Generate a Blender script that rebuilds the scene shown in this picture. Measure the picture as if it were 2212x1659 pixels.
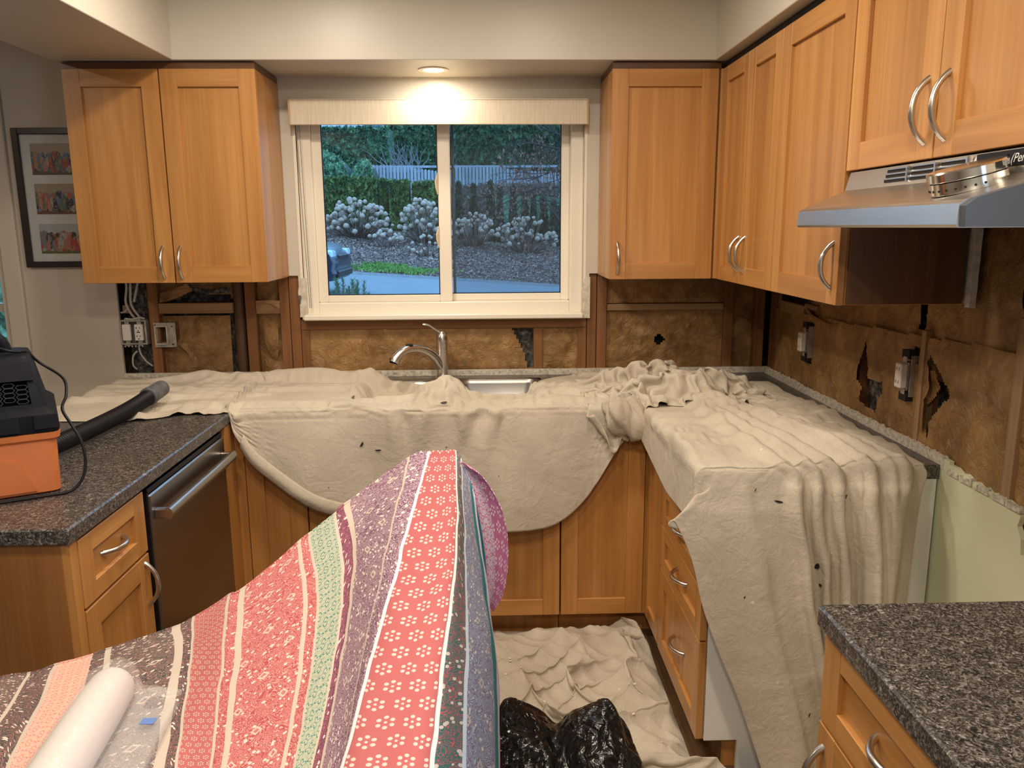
import bpy, bmesh, math, random
import numpy as np
from mathutils import Matrix, Vector

random.seed(7); RNG = np.random.default_rng(7)
for o in list(bpy.data.objects): bpy.data.objects.remove(o)
SC = bpy.context.scene; COL = SC.collection

# ------------------------------------------------------------------ camera
cam_d = bpy.data.cameras.new('camera'); cam = bpy.data.objects.new('camera', cam_d); COL.objects.link(cam)
yaw, pitch, roll = .0296, .1946, -.006
fw = Vector((math.sin(yaw)*math.cos(pitch), math.cos(yaw)*math.cos(pitch), -math.sin(pitch)))
r0 = Vector((math.cos(yaw), -math.sin(yaw), 0)); u0 = r0.cross(fw)
rt = r0*math.cos(roll)+u0*math.sin(roll); up = -r0*math.sin(roll)+u0*math.cos(roll)
cam.matrix_world = Matrix(((rt.x, up.x, -fw.x, 0), (rt.y, up.y, -fw.y, -3.3968), (rt.z, up.z, -fw.z, 1.5398), (0, 0, 0, 1)))
cam_d.sensor_fit = 'HORIZONTAL'; cam_d.sensor_width = 36; cam_d.lens = 36*1718.68/2212
cam_d.clip_start = .05; cam_d.clip_end = 300
SC.camera = cam

# ------------------------------------------------------------------ colour management
vs = SC.view_settings
vs.view_transform = 'Standard'; vs.look = 'None'; vs.gamma = 1; vs.use_curve_mapping = False
vs.exposure = 0.0

# ------------------------------------------------------------------ dusk sky
w = bpy.data.worlds.new('dusk_sky'); SC.world = w; w.use_nodes = True
nt = w.node_tree; bg = nt.nodes['Background']
bg.inputs[0].default_value = (.29, .61, 1.06, 1); bg.inputs[1].default_value = 3.3

# ------------------------------------------------------------------ lamps the room has
WARM = (1.0, .862, .69)
def lamp(name, loc, power, size=.14, color=WARM, rot=(0, 0, 0), shape='DISK', sy=None):
    d = bpy.data.lights.new(name, 'AREA'); d.energy = power; d.color = color; d.shape = shape; d.size = size
    if sy: d.size_y = sy
    o = bpy.data.objects.new(name, d); COL.objects.link(o); o.location = loc; o.rotation_euler = rot
    return o
CEIL = 2.44
for i, (x, y, p) in enumerate([(-.62, -1.10, 14), (.22, -1.3, 11), (-.45, -2.45, 14), (.35, -2.6, 15.5), (-.2, -4.0, 24), (-2.5, -1.9, 13)]):
    lamp('recessed_lamp', (x, y, CEIL-.012), p)
lamp('sink_lamp', (-.199, -.16, 2.1285), 2.7, .07)
# daylight from the glazed patio door behind the camera on the right
lamp('patio_door_daylight', (1.215, -3.95, 1.10), 26, 1.8, (.50, .70, 1.0), (0, math.radians(90), 0), 'RECTANGLE', 1.3)

# ================================================================== helpers
class MB:
    def __init__(s): s.V = []; s.F = []; s.M = []; s.UV = None
    def add(s, V, F, mi=0):
        n = len(s.V); s.V += [tuple(map(float, v)) for v in V]
        s.F += [tuple(i+n for i in f) for f in F]; s.M += [mi]*len(F); return s
    def box(s, x0, x1, y0, y1, z0, z1, mi=0, b=0):
        x0, x1 = min(x0, x1), max(x0, x1); y0, y1 = min(y0, y1), max(y0, y1); z0, z1 = min(z0, z1), max(z0, z1)
        if b <= 0:
            V = [(x, y, z) for z in (z0, z1) for y in (y0, y1) for x in (x0, x1)]
            F = [(0, 2, 3, 1), (4, 5, 7, 6), (0, 1, 5, 4), (2, 6, 7, 3), (0, 4, 6, 2), (1, 3, 7, 5)]
            return s.add(V, F, mi)
        lo = (x0, y0, z0); hi = (x1, y1, z1); b = min(b, .45*min(x1-x0, y1-y0, z1-z0))
        idx = {}; V = []
        for sx in (0, 1):
            for sy in (0, 1):
                for sz in (0, 1):
                    for a in range(3):
                        sg = (sx, sy, sz)
                        v = [(hi[k] if sg[k] else lo[k]) + (0 if k == a else (-b if sg[k] else b)) for k in range(3)]
                        idx[(sg, a)] = len(V); V.append(v)
        F = []
        for a in range(3):
            o1, o2 = [k for k in range(3) if k != a]
            for sa in (0, 1):
                q = []
                for p in ((0, 0), (1, 0), (1, 1), (0, 1)):
                    sg = [0]*3; sg[a] = sa; sg[o1] = p[0]; sg[o2] = p[1]; q.append(idx[(tuple(sg), a)])
                F.append(tuple(q))
        for a in range(3):
            o1, o2 = [k for k in range(3) if k != a]
            for s1 in (0, 1):
                for s2 in (0, 1):
                    q = []
                    for e, f in ((0, o1), (1, o1), (1, o2), (0, o2)):
                        sg = [0]*3; sg[a] = e; sg[o1] = s1; sg[o2] = s2; q.append(idx[(tuple(sg), f)])
                    F.append(tuple(q))
        for sx in (0, 1):
            for sy in (0, 1):
                for sz in (0, 1): F.append(tuple(idx[((sx, sy, sz), a)] for a in range(3)))
        return s.add(V, F, mi)
    def tube(s, pts, r, n=8, mi=0, flat=1.0):
        P = np.array(pts, float); m = len(P); R = np.full(m, r) if np.isscalar(r) else np.array(r, float)
        T = np.gradient(P, axis=0); T /= np.linalg.norm(T, axis=1)[:, None]+1e-12
        ref = np.array([0, 0, 1.]) if abs(T[0][2]) < .9 else np.array([1., 0, 0])
        A = np.cross(T[0], ref); A /= np.linalg.norm(A); V = []
        for i in range(m):
            A = A-T[i]*(A@T[i]); A /= np.linalg.norm(A)+1e-12; B = np.cross(T[i], A)
            for k in range(n):
                t = 2*math.pi*k/n; V.append(P[i]+R[i]*(A*math.cos(t)+B*math.sin(t)*flat))
        F = [(i*n+k, i*n+(k+1) % n, (i+1)*n+(k+1) % n, (i+1)*n+k) for i in range(m-1) for k in range(n)]
        F += [tuple(range(n-1, -1, -1)), tuple((m-1)*n+k for k in range(n))]
        return s.add(V, F, mi)
    def lathe(s, prof, c=(0, 0, 0), n=24, mi=0, axis='Z', caps=True):
        V = []
        for r, h in prof:
            for k in range(n):
                t = 2*math.pi*k/n; a, b = r*math.cos(t), r*math.sin(t)
                v = {'Z': (a, b, h), 'Y': (a, h, b), 'X': (h, a, b)}[axis]
                V.append((v[0]+c[0], v[1]+c[1], v[2]+c[2]))
        m = len(prof)
        F = [(i*n+k, i*n+(k+1) % n, (i+1)*n+(k+1) % n, (i+1)*n+k) for i in range(m-1) for k in range(n)]
        if caps: F += [tuple(range(n-1, -1, -1)), tuple((m-1)*n+k for k in range(n))]
        return s.add(V, F, mi)
    def prism(s, poly, axis, a, b, mi=0):
        def mk(p, h): return {'Z': (p[0], p[1], h), 'Y': (p[0], h, p[1]), 'X': (h, p[0], p[1])}[axis]
        n = len(poly); V = [mk(p, a) for p in poly]+[mk(p, b) for p in poly]
        F = [tuple(range(n-1, -1, -1)), tuple(range(n, 2*n))]+[(i, (i+1) % n, n+(i+1) % n, n+i) for i in range(n)]
        return s.add(V, F, mi)
    def grid(s, P, mi=0, mask=None):
        n, m = P.shape[:2]; F = []
        for i in range(n-1):
            for j in range(m-1):
                if mask is None or mask[i, j]: F.append((i*m+j, i*m+j+1, (i+1)*m+j+1, (i+1)*m+j))
        return s.add(P.reshape(-1, 3), F, mi)
    def build(s, name, mats, parent=None, smooth=False, fix=True, uv=None, auto=None, origin=None):
        V = np.array(s.V, float)
        c = (V.min(0)+V.max(0))/2
        if parent is None and origin is None: c[2] = V[:, 2].min()
        if origin is not None: c = np.array(origin, float)
        me = bpy.data.meshes.new(name); me.from_pydata((V-c).tolist(), [], s.F)
        if not isinstance(mats, (list, tuple)): mats = [mats]
        for mt in mats: me.materials.append(mt)
        if len(mats) > 1: me.polygons.foreach_set('material_index', s.M)
        if uv is not None:
            l = me.uv_layers.new(name='UVMap'); vi = np.zeros(len(me.loops), int); me.loops.foreach_get('vertex_index', vi)
            l.data.foreach_set('uv', np.array(uv, float)[vi].ravel())
        if fix:
            bm = bmesh.new(); bm.from_mesh(me); bmesh.ops.recalc_face_normals(bm, faces=bm.faces); bm.to_mesh(me); bm.free()
        if smooth: me.polygons.foreach_set('use_smooth', [True]*len(me.polygons))
        if auto:
            try: me.set_sharp_from_angle(angle=math.radians(auto))
            except Exception: pass
        me.update()
        o = bpy.data.objects.new(name, me); COL.objects.link(o)
        put(o, c, parent)
        return o
WL = {}
def put(o, c, parent):
    WL[o.name] = np.array(c, float)
    if parent is not None:
        o.parent = parent; o.location = Vector(np.array(c)-WL[parent.name])
    else: o.location = Vector(c)
def tag(o, label=None, cat=None, group=None, kind=None):
    if label: o['label'] = label
    if cat: o['category'] = cat
    if group: o['group'] = group
    if kind: o['kind'] = kind
    return o
def thing(name, loc, label, cat, group=None):
    o = bpy.data.objects.new(name, None); COL.objects.link(o); o.empty_display_size = .05
    put(o, loc, None); return tag(o, label, cat, group)
def struct(o): o['kind'] = 'structure'; return o
def share(src, name, loc, parent, rot=None, scale=None):
    o = bpy.data.objects.new(name, src.data); COL.objects.link(o); put(o, loc, parent)
    if rot: o.rotation_euler = rot
    if scale: o.scale = scale
    return o

# ---- value noise
class Noise:
    def __init__(s, seed): s.L = np.random.default_rng(seed).random((64, 64))*2-1
    def __call__(s, x, y):
        x = np.asarray(x, float); y = np.asarray(y, float)
        xi = np.floor(x).astype(int); yi = np.floor(y).astype(int); fx = x-xi; fy = y-yi
        fx = fx*fx*fx*(fx*(fx*6-15)+10); fy = fy*fy*fy*(fy*(fy*6-15)+10); L = s.L
        a = L[xi % 64, yi % 64]; b = L[(xi+1) % 64, yi % 64]; c = L[xi % 64, (yi+1) % 64]; d = L[(xi+1) % 64, (yi+1) % 64]
        return (a*(1-fx)+b*fx)*(1-fy)+(c*(1-fx)+d*fx)*fy
    def fbm(s, x, y, o=4):
        t = 0; a = 1.
        for k in range(o): t = t+a*s(x*2**k+k*7.3, y*2**k+k*3.1); a *= .5
        return t
    def ridge(s, x, y, o=3):
        t = 0; a = 1.
        for k in range(o): t = t+a*(1-2*np.abs(s(x*2**k+k*5.7, y*2**k+k*9.2))); a *= .5
        return t
NS = Noise(3); NS2 = Noise(11)
def inpoly(px, py, poly):
    r = np.zeros(np.shape(px), bool); n = len(poly)
    for i in range(n):
        x1, y1 = poly[i]; x2, y2 = poly[(i+1) % n]
        if y1 == y2: continue
        c = ((y1 > py) != (y2 > py)) & (px < (x2-x1)*(py-y1)/(y2-y1)+x1); r ^= c
    return r
def crom(P, n):       # resample control polyline (k,...) to n samples, Catmull-Rom
    P = np.array(P, float); k = len(P); t = np.linspace(0, k-1, n); i = np.clip(np.floor(t).astype(int), 0, k-2); f = (t-i)
    f = f.reshape((-1,)+(1,)*(P.ndim-1))
    a = P[np.clip(i-1, 0, k-1)]; b = P[i]; c = P[i+1]; d = P[np.clip(i+2, 0, k-1)]
    return .5*((2*b)+(-a+c)*f+(2*a-5*b+4*c-d)*f**2+(-a+3*b-3*c+d)*f**3)
def relax(P, excess=.03, iters=80, ka=.02, collide=None, g=.0004, seed=1, noise=.003, bend=.25, exy=None, damp=.9):
    """small position-based cloth solver: the sheet has a little more material than its form, so it buckles into folds"""
    P = P.copy(); P0 = P.copy(); rng = np.random.default_rng(seed)
    n, m = P.shape[:2]
    if exy is None: exy = np.full((n, m), 1+excess)
    def rest(a, b, f): return np.linalg.norm(P0[b]-P0[a], axis=-1)*f
    S = np.s_; sets = []
    def addset(a, b, k, f, uni=False): sets.append((a, b, rest(a, b, f), k, uni))
    for st in (0, 1):
        a = S[:, st:m-1:2]; b = S[:, st+1:m:2]; c = min(P[a].shape[1], P[b].shape[1])
        a = S[:, st:st+2*c:2]; b = S[:, st+1:st+1+2*c:2]; addset(a, b, .9, exy[a][:, :c])
        a = S[st:n-1:2, :]; b = S[st+1:n:2, :]; c = min(P[a].shape[0], P[b].shape[0])
        a = S[st:st+2*c:2, :]; b = S[st+1:st+1+2*c:2, :]; addset(a, b, .9, exy[a])
    for st in (0, 1):
        c = len(range(st, n-1, 2))
        addset(S[st:st+2*c:2, :-1], S[st+1:st+1+2*c:2, 1:], .4, exy[st:st+2*c:2, :-1])
        addset(S[st:st+2*c:2, 1:], S[st+1:st+1+2*c:2, :-1], .4, exy[st:st+2*c:2, 1:])
    bsets = []
    for st in (0, 2):
        ji = [j for j in range(m-2) if (j-st) % 4 in (0, 1) and j >= st]; ii = [i for i in range(n-2) if (i-st) % 4 in (0, 1) and i >= st]
        ja = np.array(ji, int); ia = np.array(ii, int)
        if len(ja): bsets.append((S[:, ja], S[:, ja+2], np.linalg.norm(P0[:, ja+1]-P0[:, ja], axis=-1)+np.linalg.norm(P0[:, ja+2]-P0[:, ja+1], axis=-1)))
        if len(ia): bsets.append((S[ia, :], S[ia+2, :], np.linalg.norm(P0[ia+1]-P0[ia], axis=-1)+np.linalg.norm(P0[ia+2]-P0[ia+1], axis=-1)))
    P = P+rng.normal(0, noise, P.shape); prev = P.copy()
    for it in range(iters):
        v = (P-prev)*damp; prev = P.copy(); P = P+v; P[..., 2] -= g
        if ka: P += ka*(P0-P)
        for a, b, r, k, uni in sets:
            d = P[b]-P[a]; L = np.linalg.norm(d, axis=-1)+1e-9; c = (.5*k*(L-r)/L)[..., None]*d
            P[a] += c; P[b] -= c
        for a, b, r in bsets:
            d = P[b]-P[a]; L = np.linalg.norm(d, axis=-1)+1e-9; q = np.minimum(L-.985*r, 0); c = (.5*bend*q/L)[..., None]*d
            P[a] += c; P[b] -= c
        if collide: collide(P)
    return P

# ================================================================== materials
def mat(name, col=(.5, .5, .5), rough=.5, metal=0, spec=.5):
    m = bpy.data.materials.new(name); m.use_nodes = True; b = m.node_tree.nodes['Principled BSDF']
    b.inputs['Base Color'].default_value = (*col, 1); b.inputs['Roughness'].default_value = rough; b.inputs['Metallic'].default_value = metal
    b.inputs['Specular IOR Level'].default_value = spec
    return m
def P_(m): return m.node_tree.nodes['Principled BSDF']
def nd(m, t, **k):
    n = m.node_tree.nodes.new(t)
    for a, v in k.items(): setattr(n, a, v)
    return n
def lk(m, a, b): m.node_tree.links.new(a, b)
def math_(m, op, a, b=None, c=None):
    n = nd(m, 'ShaderNodeMath', operation=op)
    for i, v in enumerate((a, b, c)):
        if v is None: continue
        if isinstance(v, (int, float)): n.inputs[i].default_value = v
        else: lk(m, v, n.inputs[i])
    return n.outputs[0]
def ramp(m, fac, stops, interp='LINEAR'):
    n = nd(m, 'ShaderNodeValToRGB'); cr = n.color_ramp; cr.interpolation = interp
    while len(cr.elements) < len(stops): cr.elements.new(.5)
    while len(cr.elements) > len(stops): cr.elements.remove(cr.elements[-1])
    for e, (p, c) in zip(cr.elements, stops): e.position = p; e.color = (*c, 1)
    lk(m, fac, n.inputs[0]); return n.outputs[0]
def mixc(m, fac, a, b, bt='MIX'):
    n = nd(m, 'ShaderNodeMix', data_type='RGBA', blend_type=bt)
    for i, v in ((0, fac), (6, a), (7, b)):
        if isinstance(v, (int, float)): n.inputs[i].default_value = v
        elif isinstance(v, tuple): n.inputs[i].default_value = (*v, 1)
        else: lk(m, v, n.inputs[i])
    return n.outputs[2]
def coords(m, scale=(1, 1, 1), rnd=True, kind='Object'):
    tc = nd(m, 'ShaderNodeTexCoord'); mp = nd(m, 'ShaderNodeMapping'); mp.inputs['Scale'].default_value = scale
    lk(m, tc.outputs[kind], mp.inputs[0])
    if rnd:
        oi = nd(m, 'ShaderNodeObjectInfo'); v = nd(m, 'ShaderNodeVectorMath', operation='SCALE'); v.inputs[0].default_value = (37, 53, 71)
        lk(m, oi.outputs['Random'], v.inputs['Scale']); lk(m, v.outputs[0], mp.inputs['Location'])
    return mp.outputs[0]
def noise(m, vec, scale, detail=3, rough=.5, dist=0):
    n = nd(m, 'ShaderNodeTexNoise'); n.inputs['Scale'].default_value = scale; n.inputs['Detail'].default_value = detail
    n.inputs['Roughness'].default_value = rough; n.inputs['Distortion'].default_value = dist
    lk(m, vec, n.inputs['Vector']); return n.outputs['Fac']
def bump(m, h, strength=.2, dist=.002):
    n = nd(m, 'ShaderNodeBump'); n.inputs['Strength'].default_value = strength; n.inputs['Distance'].default_value = dist
    lk(m, h, n.inputs['Height']); lk(m, n.outputs[0], P_(m).inputs['Normal'])
def noisy(name, stops, scale, rough=.6, detail=4, metal=0, bmp=0, bscale=None, sc3=(1, 1, 1), spec=.5, rnd=True, dist=0):
    m = mat(name, rough=rough, metal=metal, spec=spec); v = coords(m, sc3, rnd)
    f = noise(m, v, scale, detail, .55, dist); lk(m, ramp(m, f, stops), P_(m).inputs['Base Color'])
    if bmp: bump(m, noise(m, v, bscale or scale, 4), bmp)
    return m
def wood(name, axis, dark, light, red=None, rough=.38, grain=22):
    m = mat(name, rough=rough); a = 'XYZ'.index(axis)
    s1 = [grain]*3; s1[a] = .9; s2 = [150]*3; s2[a] = 3.0; s3 = [5.]*3; s3[a] = .7
    f1 = noise(m, coords(m, s1), 1, 4, .6, .6); f2 = noise(m, coords(m, s2), 1, 3, .6); f3 = noise(m, coords(m, s3), 1, 2, .5, .4)
    base = ramp(m, f1, [(.30, dark), (.52, tuple((d+l)/2 for d, l in zip(dark, light))), (.72, light)])
    fine = ramp(m, f2, [(.35, (.86, .84, .80)), (.6, (1, 1, 1))]); c = mixc(m, .55, base, fine, 'MULTIPLY')
    big = ramp(m, f3, [(.3, (.84, .80, .74)), (.65, (1.06, 1.04, 1.0))]); c = mixc(m, .8, c, big, 'MULTIPLY')
    oi = nd(m, 'ShaderNodeObjectInfo'); tone = ramp(m, oi.outputs['Random'], [(0, (.88, .86, .82)), (1, (1.05, 1.05, 1.05))]); c = mixc(m, .8, c, tone, 'MULTIPLY')
    lk(m, c, P_(m).inputs['Base Color']); bump(m, f2, .05, .0006)
    P_(m).inputs['Coat Weight'].default_value = .15; P_(m).inputs['Coat Roughness'].default_value = .25
    return m
ML, MD = (.60, .305, .098), (.43, .19, .050)
MAPLE = {a: wood('maple_grain_'+a.lower(), a, MD, ML) for a in 'XYZ'}
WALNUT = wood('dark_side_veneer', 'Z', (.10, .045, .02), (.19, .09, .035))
STUD = {a: wood('stud_fir_'+a.lower(), a, (.17, .070, .022), (.31, .135, .045), rough=.75, grain=30) for a in 'XYZ'}
OLDWOOD = {a: wood('block_pine_'+a.lower(), a, (.26, .15, .07), (.44, .29, .15), rough=.8, grain=30) for a in 'XYZ'}
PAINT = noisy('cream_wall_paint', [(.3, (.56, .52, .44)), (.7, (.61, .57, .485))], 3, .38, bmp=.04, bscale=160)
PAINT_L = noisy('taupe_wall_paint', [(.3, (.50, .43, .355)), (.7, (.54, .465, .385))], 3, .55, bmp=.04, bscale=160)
GREENP = noisy('pale_green_paint', [(.3, (.62, .66, .44)), (.7, (.67, .70, .48))], 2.5, .5, bmp=.05, bscale=120)
GYPS = noisy('broken_gypsum', [(.3, (.34, .30, .24)), (.6, (.66, .61, .51))], 90, .9, bmp=.6)
WHITE = mat('white_vinyl', (.84, .78, .66), .32)
WHITEM = noisy('white_melamine', [(.3, (.78, .78, .76)), (.7, (.82, .82, .80))], 4, .35)
DARKGAP = mat('dark_gap', (.012, .008, .006), .9)
COUNTER = mat('granite_laminate', rough=.33)
v = coords(COUNTER, (1, 1, 1), False); n1 = noise(COUNTER, v, 115, 4, .75, 1.6); n2 = noise(COUNTER, v, 300, 2, .6)
c = ramp(COUNTER, n1, [(.36, (.010, .009, .009)), (.48, (.045, .038, .034)), (.58, (.16, .138, .12)), (.70, (.42, .38, .34))])
lk(COUNTER, mixc(COUNTER, .5, c, ramp(COUNTER, n2, [(.4, (.6, .6, .6)), (.65, (1.3, 1.3, 1.3))]), 'MULTIPLY'), P_(COUNTER).inputs['Base Color'])
KRAFT = mat('kraft_paper', rough=.36)
v = coords(KRAFT); f = noise(KRAFT, v, 6, 5, .6, .5); c = ramp(KRAFT, f, [(.3, (.18, .09, .028)), (.55, (.33, .178, .060)), (.75, (.47, .28, .115))])
f2 = noise(KRAFT, coords(KRAFT, (1, 1, .5)), 38, 4, .7, 1.5); c = mixc(KRAFT, ramp(KRAFT, f2, [(.62, (0, 0, 0)), (.74, (.55, .55, .55))]), c, (.62, .47, .29)); lk(KRAFT, c, P_(KRAFT).inputs['Base Color'])
bump(KRAFT, noise(KRAFT, v, 20, 5, .7, 1.4), .9, .016)
WOOL = noisy('mineral_wool', [(.35, (.02, .018, .015)), (.55, (.10, .09, .075)), (.7, (.24, .22, .19))], 55, .95, bmp=.8)
SHEATH = noisy('old_sheathing', [(.3, (.025, .014, .007)), (.7, (.06, .034, .017))], 6, .9, sc3=(1, 1, 6))
CANVAS = mat('canvas', rough=.88, spec=.15)
v = coords(CANVAS, (1, 1, 1), False); f = noise(CANVAS, v, 5, 5, .6); c = ramp(CANVAS, f, [(.3, (.48, .42, .335)), (.7, (.60, .535, .435))])
f2 = noise(CANVAS, v, 260, 2, .7); c = mixc(CANVAS, .5, c, ramp(CANVAS, f2, [(.3, (.78, .77, .75)), (.7, (1.1, 1.1, 1.1))]), 'MULTIPLY')
vo = nd(CANVAS, 'ShaderNodeTexVoronoi'); vo.inputs['Scale'].default_value = 14; lk(CANVAS, v, vo.inputs['Vector'])
spk = ramp(CANVAS, vo.outputs['Distance'], [(.0, (1, 1, 1)), (.045, (1, 1, 1)), (.06, (0, 0, 0))])
gate = math_(CANVAS, 'GREATER_THAN', noise(CANVAS, v, 9, 2), .60)
c = mixc(CANVAS, math_(CANVAS, 'MULTIPLY', spk, gate), c, (.70, .66, .58)); lk(CANVAS, c, P_(CANVAS).inputs['Base Color'])
cr = math_(CANVAS, 'ADD', math_(CANVAS, 'ABSOLUTE', math_(CANVAS, 'SUBTRACT', noise(CANVAS, v, 7, 3, .55, 1.0), .5)), math_(CANVAS, 'MULTIPLY', math_(CANVAS, 'ABSOLUTE', math_(CANVAS, 'SUBTRACT', noise(CANVAS, v, 17, 3, .6, 1.4), .5)), .5))
bump(CANVAS, math_(CANVAS, 'ADD', math_(CANVAS, 'MULTIPLY', noise(CANVAS, v, 320, 2), .06), cr), .24, .03)
PAINTSPOT = mat('black_paint_spot', (.015, .012, .012), .6)
STEEL = mat('brushed_steel', (.40, .38, .355), .30, 1.0)
f = noise(STEEL, coords(STEEL, (2, 60, 400)), 1, 2); lk(STEEL, math_(STEEL, 'ADD', math_(STEEL, 'MULTIPLY', f, .16), .24), P_(STEEL).inputs['Roughness'])
HOODSTEEL = mat('hood_steel', (.60, .575, .54), .30, 1.0)
f = noise(HOODSTEEL, coords(HOODSTEEL, (300, 3, 300)), 1, 2); lk(HOODSTEEL, math_(HOODSTEEL, 'ADD', math_(HOODSTEEL, 'MULTIPLY', f, .14), .24), P_(HOODSTEEL).inputs['Roughness'])
DWSTEEL = mat('dark_stainless', (.30, .27, .245), .33, 1.0)
f = noise(DWSTEEL, coords(DWSTEEL, (2, 400, 3)), 1, 2); lk(DWSTEEL, math_(DWSTEEL, 'ADD', math_(DWSTEEL, 'MULTIPLY', f, .1), .28), P_(DWSTEEL).inputs['Roughness'])
NICKEL = mat('satin_nickel', (.62, .58, .52), .26, 1.0)
CHROME = mat('polished_aluminium', (.80, .77, .72), .14, 1.0)
GALV = noisy('galvanised_steel', [(.3, (.30, .28, .25)), (.7, (.50, .47, .42))], 30, .5, metal=.6)
BLACK = mat('black_plastic', (.008, .008, .010), .42, 0, .25)
NAVY = noisy('charcoal_plastic', [(.3, (.007, .008, .012)), (.7, (.012, .013, .018))], 40, .55, spec=.12)
ORANGE = noisy('orange_plastic', [(.3, (.56, .165, .045)), (.7, (.62, .19, .055))], 8, .42)
GREYP = noisy('grey_plastic', [(.3, (.08, .08, .085)), (.7, (.15, .15, .16))], 40, .55)
BAG = mat('black_bin_bag', (.006, .006, .007), .20)
f = noise(BAG, coords(BAG), 9, 3, .5, 1.2); bump(BAG, math_(BAG, 'ABSOLUTE', math_(BAG, 'SUBTRACT', f, .5)), .6, .045)
WHITEPL = mat('white_device_plastic', (.72, .68, .62), .4)
PAPERW = mat('white_mount_board', (.62, .60, .57), .8)
FRAMEB = mat('dark_frame', (.018, .010, .008), .35)
CABLE = mat('grey_cable', (.42, .40, .36), .6)
BRASS = mat('old_iron_pipe', (.085, .040, .018), .6)
FLOOR = wood('brown_floor', 'Y', (.09, .05, .025), (.17, .10, .055))
def glass(name, tint=(.94, .97, .97), refl=.9):
    m = bpy.data.materials.new(name); m.use_nodes = True; t = m.node_tree; t.nodes.remove(t.nodes['Principled BSDF'])
    a = nd(m, 'ShaderNodeBsdfTransparent'); a.inputs[0].default_value = (*tint, 1); g = nd(m, 'ShaderNodeBsdfGlossy'); g.inputs['Roughness'].default_value = .02
    f = nd(m, 'ShaderNodeFresnel'); f.inputs[0].default_value = 1.45; x = nd(m, 'ShaderNodeMixShader')
    lk(m, math_(m, 'MULTIPLY', f.outputs[0], refl), x.inputs[0]); lk(m, a.outputs[0], x.inputs[1]); lk(m, g.outputs[0], x.inputs[2]); lk(m, x.outputs[0], t.nodes['Material Output'].inputs[0])
    return m
GLASS = glass('window_glass'); GLASSP = glass('picture_glass', (.97, .97, .97), .35)
def veil(name, col, alpha, rough=.8):
    m = bpy.data.materials.new(name); m.use_nodes = True; t = m.node_tree; b = P_(m)
    b.inputs['Base Color'].default_value = (*col, 1); b.inputs['Roughness'].default_value = rough; b.inputs['Alpha'].default_value = alpha
    return m
SCREEN = veil('insect_screen', (.06, .065, .07), .20)
FILM = veil('clear_film', (.85, .83, .80), .22, .12)
def emit(name, col, s):
    m = mat(name, (0, 0, 0)); P_(m).inputs['Emission Color'].default_value = (*col, 1); P_(m).inputs['Emission Strength'].default_value = s; return m
LENS = emit('lit_lamp_lens', (1, .9, .72), 9)
LINEN = mat('woven_valance', rough=.8)
f = noise(LINEN, coords(LINEN, (160, 160, 6)), 1, 3); lk(LINEN, ramp(LINEN, f, [(.3, (.60, .52, .40)), (.7, (.72, .64, .51))]), P_(LINEN).inputs['Base Color']); bump(LINEN, f, .3, .001)

# ================================================================== the room shell
XR = 1.2056; XL = -3.6; YB = -5.6
def cells(xs, zs, holes):
    for i in range(len(xs)-1):
        for k in range(len(zs)-1):
            cx, cz = (xs[i]+xs[i+1])/2, (zs[k]+zs[k+1])/2
            if not any(h[0] < cx < h[1] and h[2] < cz < h[3] for h in holes): yield xs[i], xs[i+1], zs[k], zs[k+1]
WIN = (-.775, .405, 1.172, 2.036); LWIN = (-2.62, -2.0, .25, 2.05)
STRIP = [(-1.556, -.797, .935, 1.345), (-.797, .432, .935, 1.172), (.432, XR+.2, .935, 1.345)]
m = MB()
xs = sorted({XL, LWIN[0], LWIN[1], -1.556, -.797, WIN[0], WIN[1], .432, 1.35}); zs = sorted({0, LWIN[2], .935, WIN[2], 1.345, WIN[3], LWIN[3], 2.6})
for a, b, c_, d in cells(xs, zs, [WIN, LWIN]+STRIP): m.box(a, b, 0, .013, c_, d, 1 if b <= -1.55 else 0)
wall_back = struct(m.build('wall_back', [PAINT, PAINT_L]))
m = MB()
for a, b, c_, d in cells(xs, zs, [WIN, LWIN]): m.box(a, b, .105, .16, c_, d)
tag(struct(m.build('wall_outer', SHEATH)))
# jambs of the two openings
m = MB()
for h in (WIN,):
    m.box(h[0]-.012, h[0], -.001, .16, h[2]-.012, h[3]+.012); m.box(h[1], h[1]+.012, -.001, .16, h[2]-.012, h[3]+.012); m.box(h[0], h[1], -.001, .16, h[3], h[3]+.012); m.box(h[0], h[1], .0, .16, h[2]-.012, h[2])
struct(m.build('trim_1', WHITE))
# right wall (drywall remains below the counter, behind the cupboards and above)
m = MB(); PD = (-4.65, -3.25, .12, 2.05); ys = sorted({YB, PD[0], PD[1], -2.4, -1.425, .013}); zs2 = sorted({0, .12, .80, .905, .93, 1.345, 1.575, 2.05, 2.6})
for a, b, c_, d in cells(ys, zs2, [(-1.425, .1, .93, 1.345), (-2.4, -1.425, .80, 1.575), PD]):
    m.box(XR, XR+.013, a, b, c_, d, 1 if (d <= .94 and b > -2.5) else 0)
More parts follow.
